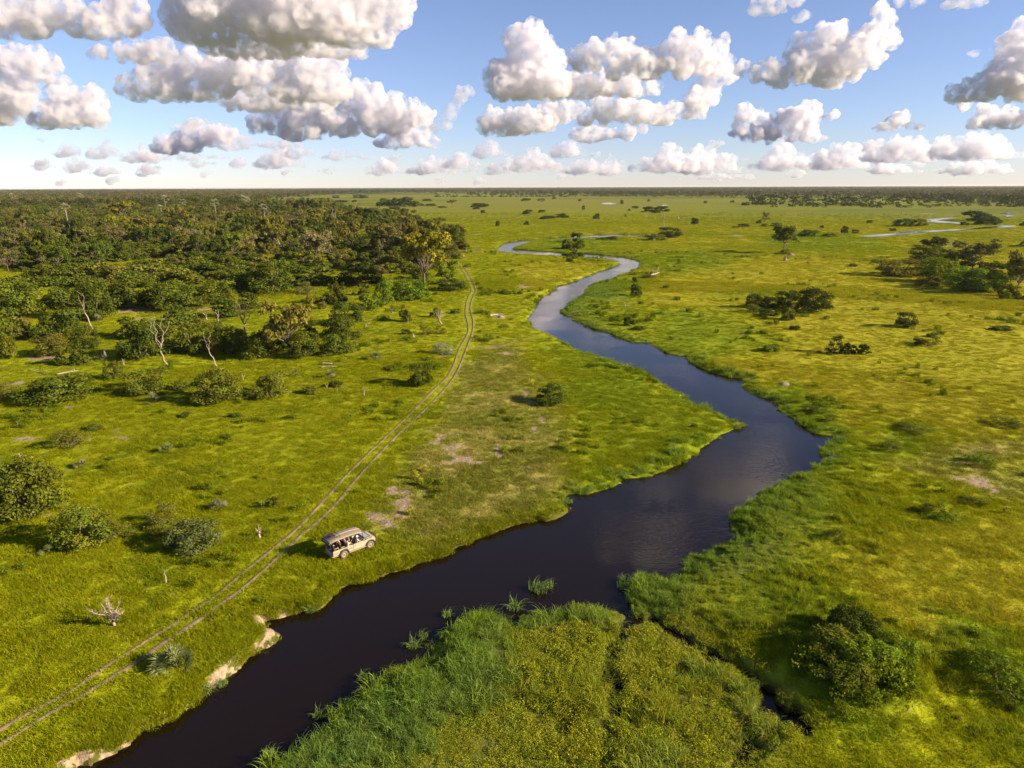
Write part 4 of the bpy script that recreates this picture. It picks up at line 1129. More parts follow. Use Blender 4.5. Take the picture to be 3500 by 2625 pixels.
bushes_E = [(470, 325, 500, 225, 'wide straggling bush in the left meadow', 'mid', 'nearbush0'), (60, 272, 180, 92, 'straggling bush at left picture edge beside the wide one', 'olive', 'openbush0'), (1270, 245, 325, 185, 'fresh dome bush in the left meadow', 'mid', 'nearbush1'),
  (1880, 335, 350, 270, 'bushy open shrub at the near side of the woodland', 'mid', 'nearbush2'), (1570, 212, 125, 62, 'small bush left of the bushy open shrub', 'deep', None), (985, 118, 150, 130, 'green dome bush below the dead fork', 'mid', 'nearbush0'),
  (600, 712, 245, 135, 'low open shrub alone in the left meadow', 'olive', 'openbush1'), (300, 1340, 450, 470, 'large open bush with a pale dead branch at the left', 'mid', 'nearbush2'), (-20, 1060, 200, 270, 'dark bush cut by the left edge above the large open one', 'mid', 'nearbush0'),
  (740, 1590, 400, 320, 'large open bush beside the dwarf palm at lower left', 'mid', 'nearbush1'), (1000, 1525, 260, 160, 'dark low shrub right of the large open bush', 'mid', 'openbush0'), (1400, 1410, 240, 170, 'open leafy shrub left of the ruts', 'olive', 'openbush1'),
  (1390, 1520, 200, 90, 'low leafy shrub below the open leafy one', 'mid', 'openbush0'), (1690, 1640, 380, 230, 'sage-grey bush left of the ruts', 'sagegreen', 'nearbush2'), (1600, 450, 80, 34, 'tiny dark scrub in the left meadow', 'deep', None),
  (2030, 455, 110, 30, 'low dark scrub patch in the left meadow', 'deep', None), (820, 560, 120, 36, 'low weedy scrub right above the lone open shrub', 'deep', None), (-30, 1230, 160, 120, 'shaded bush at left edge under the large open one', 'deep', None)]
for zx, zy, w, h, lab, t, kd in bushes_E: bush('E', zx, zy, w, h, lab, t, kd, group='bushes standing in the left meadow')
bushes_G = [(1575, 175, 185, 175, 'dark leafy bush close left of the ruts', 'deep', 'nearbush1'), (300, 275, 280, 200, 'leafy dark bush at the foot of the trunk thicket', 'mid', 'nearbush0'), (60, 280, 130, 110, 'ragged bush left of the leafy dark one', 'mid', 'openbush0'),
  (650, 235, 110, 60, 'low scrub among small dead stems', 'mid', None), (1320, 40, 110, 32, 'flat scrub near the ruts', 'mid', None), (330, 1195, 90, 70, 'dark tuft shrub right of the meadow dwarf palm', 'deep', None), (860, 180, 100, 45, 'low ragged scrub by the small dead stems', 'deep', None)]
for zx, zy, w, h, lab, t, kd in bushes_G: bush('G', zx, zy, w, h, lab, t, kd, group='bushes standing in the left meadow')
bushes_near = [('L', 520, 920, 360, 170, 'tall leafy stems on the left slope of the hummock', 'mid', 'openbush0'), ('L', 800, 1010, 380, 180, 'bright leafy shrub on the front of the hummock', 'fresh', 'nearbush1'), ('L', 620, 1130, 380, 150, 'leafy shrub at the shaded foot of the hummock', 'mid', 'nearbush2'), ('L', 1030, 940, 300, 160, 'yellow-green leafy shrub right on the hummock', 'fresh', 'nearbush0'), ('L', 620, 640, 170, 130, 'dark shrub at the rear left of the hummock', 'dark', 'nearbush1'),
  ('L', 700, 740, 330, 190, 'dark shrub crowning the hummock at lower right', 'dark', 'nearbush2'), ('L', 900, 690, 140, 90, 'low shrub on the right shoulder of the hummock', 'mid', 'openbush1'), ('L', 1700, 880, 230, 150, 'leafy weed bush at right, rear of a trailing row', 'fresh', 'openbush0'),
  ('L', 1840, 1020, 300, 220, 'leafy weed bush at right, middle of a trailing row', 'fresh', 'openbush1'), ('L', 1960, 1130, 300, 220, 'leafy weed bush at right, front of a trailing row', 'fresh', 'openbush0'), ('L', 2020, 1210, 120, 100, 'leafy weed bush cut by the right picture edge', 'fresh', 'openbush1'),
  ('K', 620, 1490, 140, 90, 'dark herb bush above the marsh at right', 'mid', 'openbush0'), ('K', 1500, 1300, 220, 100, 'green herb bush in the right meadow with yellow tips', 'fresh', 'openbush1'), ('K', 1390, 1245, 130, 60, 'dark herb bush left of the yellow-tipped one', 'mid', 'openbush0'),
  ('K', 480, 400, 150, 70, 'dark green herb clump on the right river bank', 'mid', 'openbush1'), ('K', 580, 470, 110, 50, 'dark green herb clump further down the right river bank', 'mid', 'openbush0'), ('K', 1100, 720, 170, 70, 'leafy dark clump right of the sandy inlet', 'mid', 'openbush1'), ('K', 1280, 570, 260, 50, 'dark weed belt above the short grass at right', 'mid', 'openbush0'),
  ('K', 1850, 850, 220, 80, 'green weed clump above the pale bare patch', 'fresh', 'openbush1'), ('K', 1780, 1170, 200, 55, 'dark weed belt in the right meadow', 'mid', 'openbush0'), ('K', 2050, 530, 240, 60, 'dark weed belt near the right picture edge', 'mid', 'openbush1')]
for k, zx, zy, w, h, lab, t, kd in bushes_near: bush(k, zx, zy, w, h, lab, t, kd, group='leafy bushes on the right river side')

# yellow flowering weeds
MAT_FLOWER = plain('yellow_flower', (.45, .38, .02), .7, var=.2)
_fl = random.Random(9)
fm = MB()
for _ in range(34):
    a, q, zz = _fl.uniform(0, 6.28), .45 * math.sqrt(_fl.random()), _fl.uniform(.35, 1.0)
    fm.box((q * math.cos(a), q * math.sin(a), zz), (.085, .085, .07), Matrix.Rotation(_fl.uniform(0, 3), 3, 'X'))
ME_FLOWER = fm.mesh('flowers', MAT_FLOWER)
for k, zx, zy, w, h, lab in [('G', 1530, 960, 55, 70, 'yellow flowering weed, rear one left of the bare sand'), ('G', 1570, 1010, 55, 55, 'yellow flowering weed, front one above the bare sand'), ('G', 1605, 900, 50, 50, 'pale yellow flowering weed behind the other two'),
  ('G', 1480, 1255, 62, 50, 'yellow flowering weed at the edge of the bare sand'), ('K', 2060, 1240, 62, 55, 'yellow flowering weed near the right picture edge'), ('K', 1545, 1265, 70, 40, 'yellow flower head on the green herb bush'), ('K', 1310, 855, 22, 36, 'tiny yellow flower spike in the short grass at right'),
  ('I', 258, 150, 26, 28, 'tiny yellow flower left above the round bush'), ('I', 297, 180, 22, 26, 'tiny yellow flower nearer the round bush'), ('L', 1540, 1290, 40, 30, 'small yellow flower low in the right meadow'), ('L', 1590, 775, 40, 30, 'small yellow flower by the trailing weed row')]:
    q, ww, hh = sized(k, zx, zy, w, h)
    e = put_plant('flowering_weed', 'openbush0', q, ww, hh, 'lime', lab, 'flower', 'yellow flowering weeds')
    link('flowers', ME_FLOWER, e)

# ------------------------------------------------------------------ palms
def fan(rnd, r, n=13, droop=.14):
    """one fan leaf: a stalk and a pleated half-disc of leaflets, along +X"""
    V, F, C = [], [], []
    for i in range(n):
        a = R(-75 + 150 * i / (n - 1)); L = r * (1 - .25 * abs(a) / 1.3) * rnd.uniform(.85, 1.05)
        d = np.array([math.cos(a), math.sin(a), 0]); s = np.array([-d[1], d[0], 0]) * r * .042
        up = np.array([0, 0, (.10 if i % 2 else -.02) * r]); o = len(V)
        m = d * L * .55 + up * .6; t = d * L + np.array([0, 0, -droop * L * rnd.uniform(.6, 1.2)])
        V += [d * .04 - s * .2, d * .04 + s * .2, m + s, m - s, t]
        F += [(o, o + 1, o + 2), (o, o + 2, o + 3), (o + 3, o + 2, o + 4)]
        cv = rnd.uniform(.75, 1.2); C += [(cv, cv, cv, 1)] * 5
    return V, F, C
MAT_PALM = leaf_mat('palm_fronds', 'OBJECT', .15)
FRONDS = []
for i in range(3):
    rnd = random.Random(300 + i); V, F, C = fan(rnd, 1.0)
    tb = MB().tube([(-1.0, 0, 0), (-.5, 0, .05), (.06, 0, .02)], [.03, .022, .015], 4)
    o = len(V); V = V + [np.array(p) for p in tb.v]
    fs = F + [tuple(q + o for q in (f[0], f[1], f[2])) for f in tb.f] + [tuple(q + o for q in (f[0], f[2], f[3])) for f in tb.f if len(f) > 3]
    C = C + [(.8, .75, .6, 1)] * len(tb.v)
    FRONDS.append(np_mesh('frond', V, fs, MAT_PALM, False, {'v': ('FLOAT_COLOR', C)}))
def dwarf_palm(k, zx, zy, w, h, label, n=16, tint=(.15, .2, .06)):
    q, ww, hh = sized(k, zx, zy, w, h)
    e = empty('fan_palm', q, _jit.uniform(0, 6.28))
    s = max(ww * .46, hh * .54)
    for i in range(n):
        o = link('frond', FRONDS[i % 3], e)
        az, el = 2.4 * i, R(_jit.uniform(18, 82) if i > 3 else 85)
        dirv = Vector((math.cos(az) * math.cos(el), math.sin(az) * math.cos(el), math.sin(el)))
        m = (Matrix.Rotation(az, 4, 'Z') @ Matrix.Rotation(-el, 4, 'Y') @ Matrix.Rotation(_jit.uniform(-.6, .6), 4, 'X'))
        sc = s * _jit.uniform(.50, .72)
        o.matrix_local = Matrix.Translation(dirv * sc * 1.0) @ m @ Matrix.Scale(sc, 4)
        j = _jit.uniform(.8, 1.2); o.color = (tint[0] * j, tint[1] * j, tint[2] * j, 1)
    return tag(e, label, 'palm', 'dwarf fan palms in the meadow')
for a in [('F', 1390, 945, 350, 250, 'largest grey-green fan palm between the ruts and the river', 34), ('E', 440, 1660, 190, 120, 'fan palm at the foot of the lower left open bush', 16), ('E', 1890, 1270, 190, 120, 'grey fan palm above the bare stump, casting a long shadow', 18),
          ('E', 1450, 772, 170, 104, 'fan palm alone in the middle of the left meadow', 14), ('E', 710, 895, 165, 104, 'grey fan palm with brown fronds in the left meadow', 16), ('E', 1340, 335, 190, 115, 'grey feathery palm before the fresh dome bush', 16),
          ('G', 245, 1225, 120, 70, 'low green fan palm left of the ruts', 12), ('G', 515, 95, 125, 72, 'grey-green fan palm among the bushes near the trunk thicket', 12), ('G', 805, 112, 140, 74, 'grey brushy fan palm in the middle meadow', 14),
          ('B', 1190, 1562, 140, 84, 'pale grey palm scrub right of the trunk thicket', 14), ('A', 850, 1268, 130, 62, 'grey palm scrub at the foot of the leaning dead trunk', 10), ('E', 1140, 1070, 80, 50, 'tiny pale palm tuft in the middle left meadow', 8),
          ('E', 400, 775, 60, 40, 'tiny pale palm tuft near the small stump', 7), ('G', 980, 455, 80, 50, 'tiny pale palm tuft left of the ruts', 8)]:
    dwarf_palm(*a[:6], a[6], (.165, .19, .065) if 'largest' in a[5] else (.155, .155, .075) if 'grey' in a[5] else (.12, .155, .045))

def palm_crown_mesh(seed):
    rnd = random.Random(seed); V, F, C = [], [], []
    for i in range(26):
        v, f, c = fan(rnd, .5, 9, .4)
        az, el = 2.4 * i, R(rnd.uniform(-45, 75))
        d = Vector((math.cos(az) * math.cos(el), math.sin(az) * math.cos(el), math.sin(el)))
        m = Matrix.Rotation(az, 3, 'Z') @ Matrix.Rotation(-el, 3, 'Y')
        o = len(V); V += [m @ Vector(p) + d * .5 for p in v]; F += [tuple(q + o for q in t) for t in f]
        k = .55 if el < -.2 else 1.0
        C += [(x[0] * k * (1.2 if k < 1 else 1), x[1] * k, x[2] * k * .8, 1) for x in c]
    return np_mesh('crown', [tuple(p) for p in V], F, MAT_PALM, False, {'v': ('FLOAT_COLOR', C)})
PALM_CROWN = palm_crown_mesh(5)
PALM_TRUNK = MB().tube([(0, 0, 0), (.06, .02, .3), (.02, 0, .62), (0, 0, 1)], [.013, .011, .012, .009], 7).mesh('trunk', MAT_DEAD, True)
for k, zx, zy, w, h, lab in [('A', 600, 515, 95, 262, 'tall fan palm with long pale trunk at far left'), ('A', 1415, 470, 90, 205, 'tall fan palm in the middle of the far woodland'), ('A', 1870, 395, 90, 175, 'fan palm by the grey-brown far tree'),
  ('A', 1440, 330, 80, 140, 'distant fan palm behind the middle one'), ('A', 1590, 330, 70, 110, 'distant fan palm on the woodland skyline'), ('A', 2120, 330, 90, 140, 'fan palm on the skyline at the woodland rim'), ('B', 265, 430, 80, 180, 'fan palm among the rear right woodland crowns'),
  ('B', 1055, 420, 76, 175, 'fan palm rising above the dense dark tree'), ('B', 110, 330, 90, 140, 'fan palm left of the rear rim crowns'), ('B', 440, 300, 60, 100, 'fan palm between rear rim crowns'), ('B', 520, 300, 60, 95, 'fan palm right among rear rim crowns'),
  ('C', 374, 292, 50, 95, 'lone palm on a thin trunk in the far plain'), ('A', 120, 260, 60, 90, 'distant fan palm at the far left skyline'), ('A', 700, 250, 60, 85, 'distant fan palm left of the bright crown')]:
    q, ww, hh = sized(k, zx, zy, w, h, True)
    e = empty('palm_tree', q, _jit.uniform(0, 6.28))
    t = link('trunk', PALM_TRUNK, e); t.scale = (hh * .9, hh * .9, hh * .88)
    c = link('crown', PALM_CROWN, e, (0, 0, hh * .86)); c.scale = (ww * .60,) * 3; c.color = (.27, .27, .18, 1)
    tag(e, lab, 'palm', 'tall palms')

# ------------------------------------------------------------------ dead trees, stumps, logs
def dead_tree(k, zx, zy, w, h, label, seed, limbs=4, name='dead_tree', cat='dead tree', fork=.3, lean=0.0, tr=.035, levels=2, fan_=.6, group='dead trees and snags', col=None):
    rnd = random.Random(seed)
    q, ww, hh = sized(k, zx, zy, w, h, True)
    e = empty(name, q)
    mb = MB()
    top = Vector((lean * hh, rnd.uniform(-.05, .05) * hh, fork * hh))
    limb_tubes(mb, (0, 0, -.1), top, tr * hh * 1.2, tr * hh * .8, rnd, 7, .05)
    mb.build('trunk', col or MAT_DEAD, e, True)
    for i in range(limbs):
        lb = MB()
        sx = ((i + .5) / limbs - .5) * 2 if limbs > 1 else lean
        tip = Vector((sx * ww * .5 + rnd.uniform(-.05, .05) * ww + lean * hh, rnd.uniform(-.35, .35) * ww, hh * (1 - .45 * fan_ * abs(sx) * rnd.uniform(.5, 1.3))))
        pts = limb_tubes(lb, top, tip, tr * hh * .6, tr * hh * .16, rnd, 5, .08, 6)
        for j in range(levels * 2):
            b = pts[rnd.randrange(2, 6)]
            d = Vector((rnd.uniform(-1, 1), rnd.uniform(-1, 1), rnd.uniform(.1, .9))).normalized() * hh * rnd.uniform(.10, .26)
            p2 = limb_tubes(lb, b, b + d, tr * hh * .2, tr * hh * .07, rnd, 4, .08, 3)
            if levels > 2: limb_tubes(lb, p2[2], p2[2] + Vector((rnd.uniform(-1, 1), rnd.uniform(-1, 1), rnd.uniform(0, .6))) * hh * .1, tr * hh * .1, tr * hh * .05, rnd, 3, .05, 2)
        lb.build('branch', col or MAT_DEAD, e, True)
    return tag(e, label, cat, group)
dead_tree('F', 900, 560, 310, 235, 'bleached many-branched dead tree left of the ruts in the foreground', 1, 9, fork=.16, levels=4, tr=.042, fan_=1.0)
dead_tree('F', 1300, 225, 40, 105, 'thin bare stick standing in the foreground grass', 2, 1, fork=.5, levels=1, tr=.05)
dead_tree('A', 1450, 1650, 230, 490, 'tall pale dead fork standing before the dark thicket', 3, 4, lean=-.08, levels=1, tr=.012, fork=.28, fan_=.9)
dead_tree('A', 1880, 1650, 110, 330, 'pale dead pole leaning left beside the thicket', 4, 2, lean=-.16, levels=1, tr=.014, fork=.4)
dead_tree('A', 815, 1372, 100, 390, 'leaning pale dead trunk at the clearing edge', 5, 2, lean=-.14, levels=1, tr=.015, fork=.5)
dead_tree('A', 1888, 1295, 60, 160, 'small pale snag before the dark round bush', 6, 2, levels=1, tr=.04)
dead_tree('A', 1785, 1245, 80, 80, 'stubby broken snag in the strip clearing', 7, 2, levels=1, tr=.09)
dead_tree('A', 1705, 1230, 20, 60, 'tiny dead stick left of the stubby snag', 8, 1, levels=0, tr=.04)
dead_tree('A', 2140, 1560, 190, 490, 'tall dark dead tree with bare side limbs left of the olive tree', 9, 5, levels=2, tr=.015, fork=.55, col=MAT_BARK)
dead_tree('A', 1070, 1640, 60, 65, 'short forked stump below the dark thicket', 10, 2, levels=0, tr=.08)
dead_tree('B', 1745, 1245, 120, 120, 'bleached fallen-over snag near the ruts', 11, 5, lean=-.2, levels=2, tr=.06)
dead_tree('B', 1325, 1155, 40, 55, 'small dark stump in the middle clearing', 12, 2, levels=0, tr=.14, col=MAT_BARK)
dead_tree('B', 1605, 1145, 30, 30, 'tiny pale stub right in the middle clearing', 13, 2, levels=0, tr=.1)
dead_tree('B', 1462, 1245, 30, 70, 'pale dead stem before the small round bush', 14, 2, levels=0, tr=.04)
dead_tree('B', 1222, 1460, 20, 46, 'thin upright stick beside the pale palm scrub', 15, 1, levels=0, tr=.05)
dead_tree('B', 415, 640, 70, 130, 'bare curved pale trunk left of the grey tree', 16, 1, lean=-.25, levels=0, tr=.05, fork=.6)
dead_tree('B', 840, 430, 60, 150, 'bare grey trunk among the rear woodland crowns', 17, 3, levels=1, tr=.03)
dead_tree('B', 1370, 460, 30, 60, 'thin bare snag on the woodland rim', 18, 2, levels=1, tr=.03)
dead_tree('G', 215, 1455, 70, 110, 'pale broken stump left of the safari vehicle', 19, 3, levels=0, tr=.09, fork=.35, name='stump', cat='stump')
dead_tree('G', 1090, 245, 36, 82, 'small pale spiky stump in the middle meadow', 20, 3, levels=0, tr=.06, name='stump', cat='stump')
dead_tree('G', 780, 192, 50, 50, 'small leaning pale stump among scrub', 21, 2, levels=0, tr=.10, name='stump', cat='stump')
dead_tree('G', 868, 222, 26, 48, 'small thin stump beside the low ragged scrub', 22, 1, levels=0, tr=.08, name='stump', cat='stump')
dead_tree('G', 640, 240, 14, 36, 'tiny upright stick in the low scrub', 23, 1, levels=0, tr=.06, name='stump', cat='stump')
dead_tree('G', 75, 115, 60, 60, 'forked pale stump under the trunk thicket', 24, 2, levels=0, tr=.08, name='stump', cat='stump')
dead_tree('E', 180, 795, 60, 50, 'small broken stump in the left meadow', 25, 3, levels=0, tr=.14, name='stump', cat='stump')
dead_tree('E', 150, 500, 40, 44, 'grey stump at the far left of the meadow', 26, 2, levels=0, tr=.14, name='stump', cat='stump')
dead_tree('A', 910, 1585, 60, 95, 'pale broken stump with a splintered top', 27, 2, levels=0, tr=.14, fork=.5, name='stump', cat='stump')
dead_tree('E', 780, 660, 50, 80, 'thin dead twigs right of the low open shrub', 28, 3, levels=1, tr=.03)
dead_tree('C', 1395, 462, 40, 145, 'tall thin dead tree behind the big round river bush', 29, 3, levels=1, tr=.022, fork=.5)
dead_tree('C', 1070, 1107, 60, 78, 'forked dead trunk standing on the river bank', 30, 2, levels=0, tr=.06)
dead_tree('D', 1600, 660, 140, 135, 'bare white-branched tree behind the right thicket', 31, 6, levels=2, tr=.026, fork=.3)
dead_tree('D', 1525, 640, 50, 75, 'small bare white tree left of the white-branched one', 32, 3, levels=1, tr=.026)
dead_tree('C', 1904, 276, 24, 32, 'tiny bare tree on the far plain', 33, 3, levels=1, tr=.03)
dead_tree('E', 320, 1160, 120, 90, 'pale dead branch jutting from the large open bush', 34, 4, levels=1, tr=.05)

def log(k, x0, y0, x1, y1, label, r=.16, twigs=3, seed=1):
    a, b = gp(*zs(k, x0, y0)), gp(*zs(k, x1, y1)); rnd = random.Random(seed)
    za, zb = ground_z(a.x, a.y), ground_z(b.x, b.y)
    c = (a + b) / 2; c.z = (za + zb) / 2
    e = empty('fallen_log', c)
    mb = MB(); pts = limb_tubes(mb, Vector((a.x, a.y, za + r * 1.6)) - c, Vector((b.x, b.y, zb + r * 1.4)) - c, r, r * .45, rnd, 7, .04, 6)
    mb.build('trunk', MAT_DEAD, e, True)
    L = (b - a).length
    for i in range(twigs):
        t = MB(); p = pts[rnd.randrange(2, 6)]
        limb_tubes(t, p, p + Vector((rnd.uniform(-1, 1), rnd.uniform(-1, 1), rnd.uniform(.3, 1))) * L * .22, r * .4, r * .12, rnd, 4, .08, 3)
        t.build('branch', MAT_DEAD, e, True)
    return tag(e, label, 'log', 'fallen logs')
log('E', 490, 82, 675, 50, 'long pale fallen log above the fresh dome bush', .16, 1, 1)
log('E', 250, 42, 420, 78, 'thin fallen branch left of the long pale log', .08, 3, 2)
log('A', 810, 1588, 920, 1575, 'pale fallen log beside the splintered stump', .22, 2, 3)
log('A', 1030, 1450, 1140, 1480, 'tangled fallen branches left of the dead fork', .15, 5, 4)
log('B', 735, 1590, 825, 1588, 'dark fallen log at the front of the trunk thicket', .2, 1, 5)
log('B', 1100, 1270, 1140, 1240, 'thin fallen branch right of the dark glossy bush', .1, 3, 6)
log('B', 2145, 1190, 2215, 1175, 'fallen log and roots right of the ruts', .3, 3, 7)
log('C', 1290, 850, 1360, 820, 'fallen bleached tree on the green river bank', .35, 5, 8)
log('G', 890, 188, 955, 182, 'short pale fallen branch in the middle meadow', .06, 1, 9)
log('G', 720, 18, 860, 10, 'dark fallen branch with pale forks in the middle meadow', .12, 4, 10)

# ------------------------------------------------------------------ termite mounds
def mound(k, zx, zy, w, h, label, seed, spire=True):
    rnd = random.Random(seed); q, ww, hh = sized(k, zx, zy, w, h, True)
    if not spire: hh *= .6
    n, rings = 14, 8; vs, fs = [], []
    for i in range(rings + 1):
        t = i / rings
        r = ww * .5 * ((1 - t) ** (1.5 if spire else .6) * .95 + .05)
        for j in range(n):
            a = 6.283 * j / n; rr = r * (1 + rnd.uniform(-.16, .16))
            vs.append((rr * math.cos(a) + .06 * ww * t * math.sin(seed), rr * math.sin(a), hh * t * (1 + rnd.uniform(-.04, .04)) - .05))
    for i in range(rings):
        for j in range(n):
            j2 = (j + 1) % n; fs.append((i * n + j, i * n + j2, (i + 1) * n + j2, (i + 1) * n + j))
    fs.append(tuple(rings * n + j for j in range(n)))
    o = MB().add(vs, fs).build('termite_mound', MAT_MOUND, None, True); o.location = q
    return tag(o, label, 'termite mound', 'termite mounds')
mound('D', 206, 714, 42, 44, 'reddish termite spire in front of the round-crowned single tree', 1)
mound('D', 255, 668, 70, 26, 'low pale termite mound at the foot of the single tree', 2, False)
mound('D', 452, 514, 34, 30, 'termite mound at the right end of the flat dark bush', 3)
mound('D', 1183, 313, 18, 20, 'small dark termite cone far right before the forest', 4)
mound('C', 1312, 547, 44, 46, 'tall red termite spire in the low green bush', 5)
mound('C', 1518, 364, 38, 20, 'pale conical termite mound on the far plain', 6)
mound('C', 660, 628, 22, 22, 'small pale termite mound in the river bend clump', 7)
mound('C', 366, 488, 22, 20, 'small termite mound above the upper river', 8)
mound('C', 295, 416, 36, 14, 'flat pale mound beside a far dark bush', 9, False)
mound('C', 990, 292, 34, 12, 'flat pale mound on the far plain left of the pond', 10, False)
mound('C', 30, 1190, 70, 30, 'low pink earth mound left of the river', 11, False)
mound('C', 1192, 1236, 30, 14, 'small pale mound right of the grassy point bush', 12, False)
mound('C', 1150, 1174, 26, 14, 'tiny pale mound above the grassy point bush', 13, False)
mound('K', 195, 152, 115, 34, 'grey earth mound on the right bank of the river', 14, False)
mound('B', 1502, 1362, 48, 42, 'pale termite stump in the middle clearing', 15)
mound('B', 1925, 684, 36, 30, 'white-capped termite mound at the woodland tip', 16)
mound('B', 1950, 640, 22, 28, 'small termite cone under the woodland tip bush', 17)
mound('B', 1515, 388, 26, 18, 'pale termite mound on the plain beyond the woodland', 18)
mound('B', 1575, 348, 26, 10, 'flat pale mound on the plain beyond the woodland', 19, False)
mound('B', 1210, 345, 18, 20, 'small pale cone before the bush row beyond the woodland', 20)
mound('B', 1725, 242, 14, 12, 'tiny pale cone on the far plain', 21)
mound('B', 1888, 630, 18, 14, 'tiny pale cone below the woodland tip bush', 22)

# ------------------------------------------------------------------ reed clumps standing out in the water, and a snag
ME_RC = [bl_mesh('reed_clump', [blades(random.Random(700 + i), 60, .75, .7, 1.9, .075, .9, .5, 4, (.2, -.1)), leafpatch(random.Random(710 + i), 40, .8, .25, .09)], MAT_LEAF) for i in range(3)]
for i, (k, zx, zy, w, lab) in enumerate([('J', 320, 265, 190, 'island of arching reeds standing alone in the dark water'), ('J', 400, 240, 90, 'small reed tuft at the right end of the reed island'), ('J', 130, 410, 150, 'leaning reed clump at the water edge below the reed island'), ('J', 970, 250, 70, 'thin reed stems beside the mouth of the marsh channel'),
  ('J', 970, 200, 50, 'thin reed stems just above the marsh channel mouth'), ('H', 1400, 710, 130, 'low reed clump in the water off the reed bed'), ('H', 1480, 640, 80, 'small reed clump behind the low one off the reed bed'), ('H', 1660, 470, 100, 'brown-tipped reed clump in the water near the bed'), ('H', 660, 1260, 60, 'reed stems leaning over the dark water lower down'),
  ('H', 1010, 960, 110, 'reed clump leaning out at the edge of the bed'), ('H', 270, 1560, 110, 'reed clump at the lower end of the bed'), ('F', 1620, 1060, 150, 'green reeds hanging over the cut bank by the fan palm'), ('F', 1740, 1010, 80, 'arching reed stems dipping into the water by the cut bank'),
  ('F', 1360, 1190, 130, 'tuft of green reeds below the fan palm bank'), ('F', 1240, 1270, 120, 'yellowish reed tuft at the foot of the cut bank'), ('F', 1790, 850, 140, 'dark green tuft beside the bare bank patch'), ('H', 270, 690, 110, 'low green tuft on the water side of the sandy nose'), ('H', 600, 430, 120, 'green tuft along the bank right of the bare nose'), ('I', 600, 1150, 90, 'reed tuft at the grassy corner of the left bank')]):
    sx, sy = zs(k, zx, zy); p = gp(sx, sy, WATER); m = m_per_px(p); ww = w * ZOOM[k][2] * m
    o = link('reed_clump', ME_RC[i % 3], None, p); s_ = max(.55, ww / 1.9); o.scale = (s_, s_, min(1.2, .55 + .3 * s_)); o.rotation_euler = (0, 0, _jit.uniform(-.6, .6))
    j = _jit.uniform(.85, 1.15); o.color = (.15 * j, .22 * j, .05 * j, 1)
    tag(o, lab, 'reeds', 'reed clumps standing in the water')
dead_tree('I', 1503, 42, 34, 40, 'small dark snag poking out of the river', 61, 2, name='stump', cat='snag', levels=0, tr=.14, col=MAT_BARK)

# ------------------------------------------------------------------ the woodland: nearest trees singly, the rest and the far forest as masses
def inst_proto(name, keys, size_mul=1.0):
    ms = []
    for k in keys:
        K = KINDS[k]
        me = K['crown'].copy(); me.materials.clear(); me.materials.append(MAT_LEAF_I); me.materials.append(MAT_BARK)
        bm = bmesh.new(); bm.from_mesh(me)
        s = bmesh.new(); s.from_mesh(K['stem']); 
        for f in s.faces: f.material_index = 1
        tmp = bpy.data.meshes.new('t'); s.to_mesh(tmp); s.free(); bm.from_mesh(tmp); bm.to_mesh(me); bm.free()
        ms.append(me)
    return proto_coll(name, ms)
def lite(seed, kind):
    rnd = random.Random(seed)
    if kind == 'tree':
        cl, mb, _, _ = make_tree(seed, .25, 6, 5, 0, 0, spread=.42); me = crown_mesh('crown', cl, 420, .05, seed, MAT_LEAF_I, .3)
    else:
        cl = bush_clumps(rnd, 16); mb = None; me = crown_mesh('foliage', cl, 320, .075, seed, MAT_LEAF_I, .3)
    return me
WOOD = [S2w([(-900, 1030), (-300, 1030), (0, 1010), (350, 985), (700, 975), (1000, 960), (1300, 985), (1440, 960), (1520, 905), (1590, 850), (1575, 820), (1440, 765), (1250, 735), (1160, 715), (1110, 685), (1080, 672), (800, 667), (560, 664), (300, 660), (-900, 660)])]
OPEN = [S2w([(120, 980), (200, 960), (290, 985), (230, 1010), (380, 1060), (800, 1055), (820, 990), (560, 985), (520, 1010), (350, 1025)]), S2w([(430, 700), (560, 690), (700, 700), (560, 705)]), S2w([(960, 940), (1140, 930), (1160, 975), (960, 985)])]
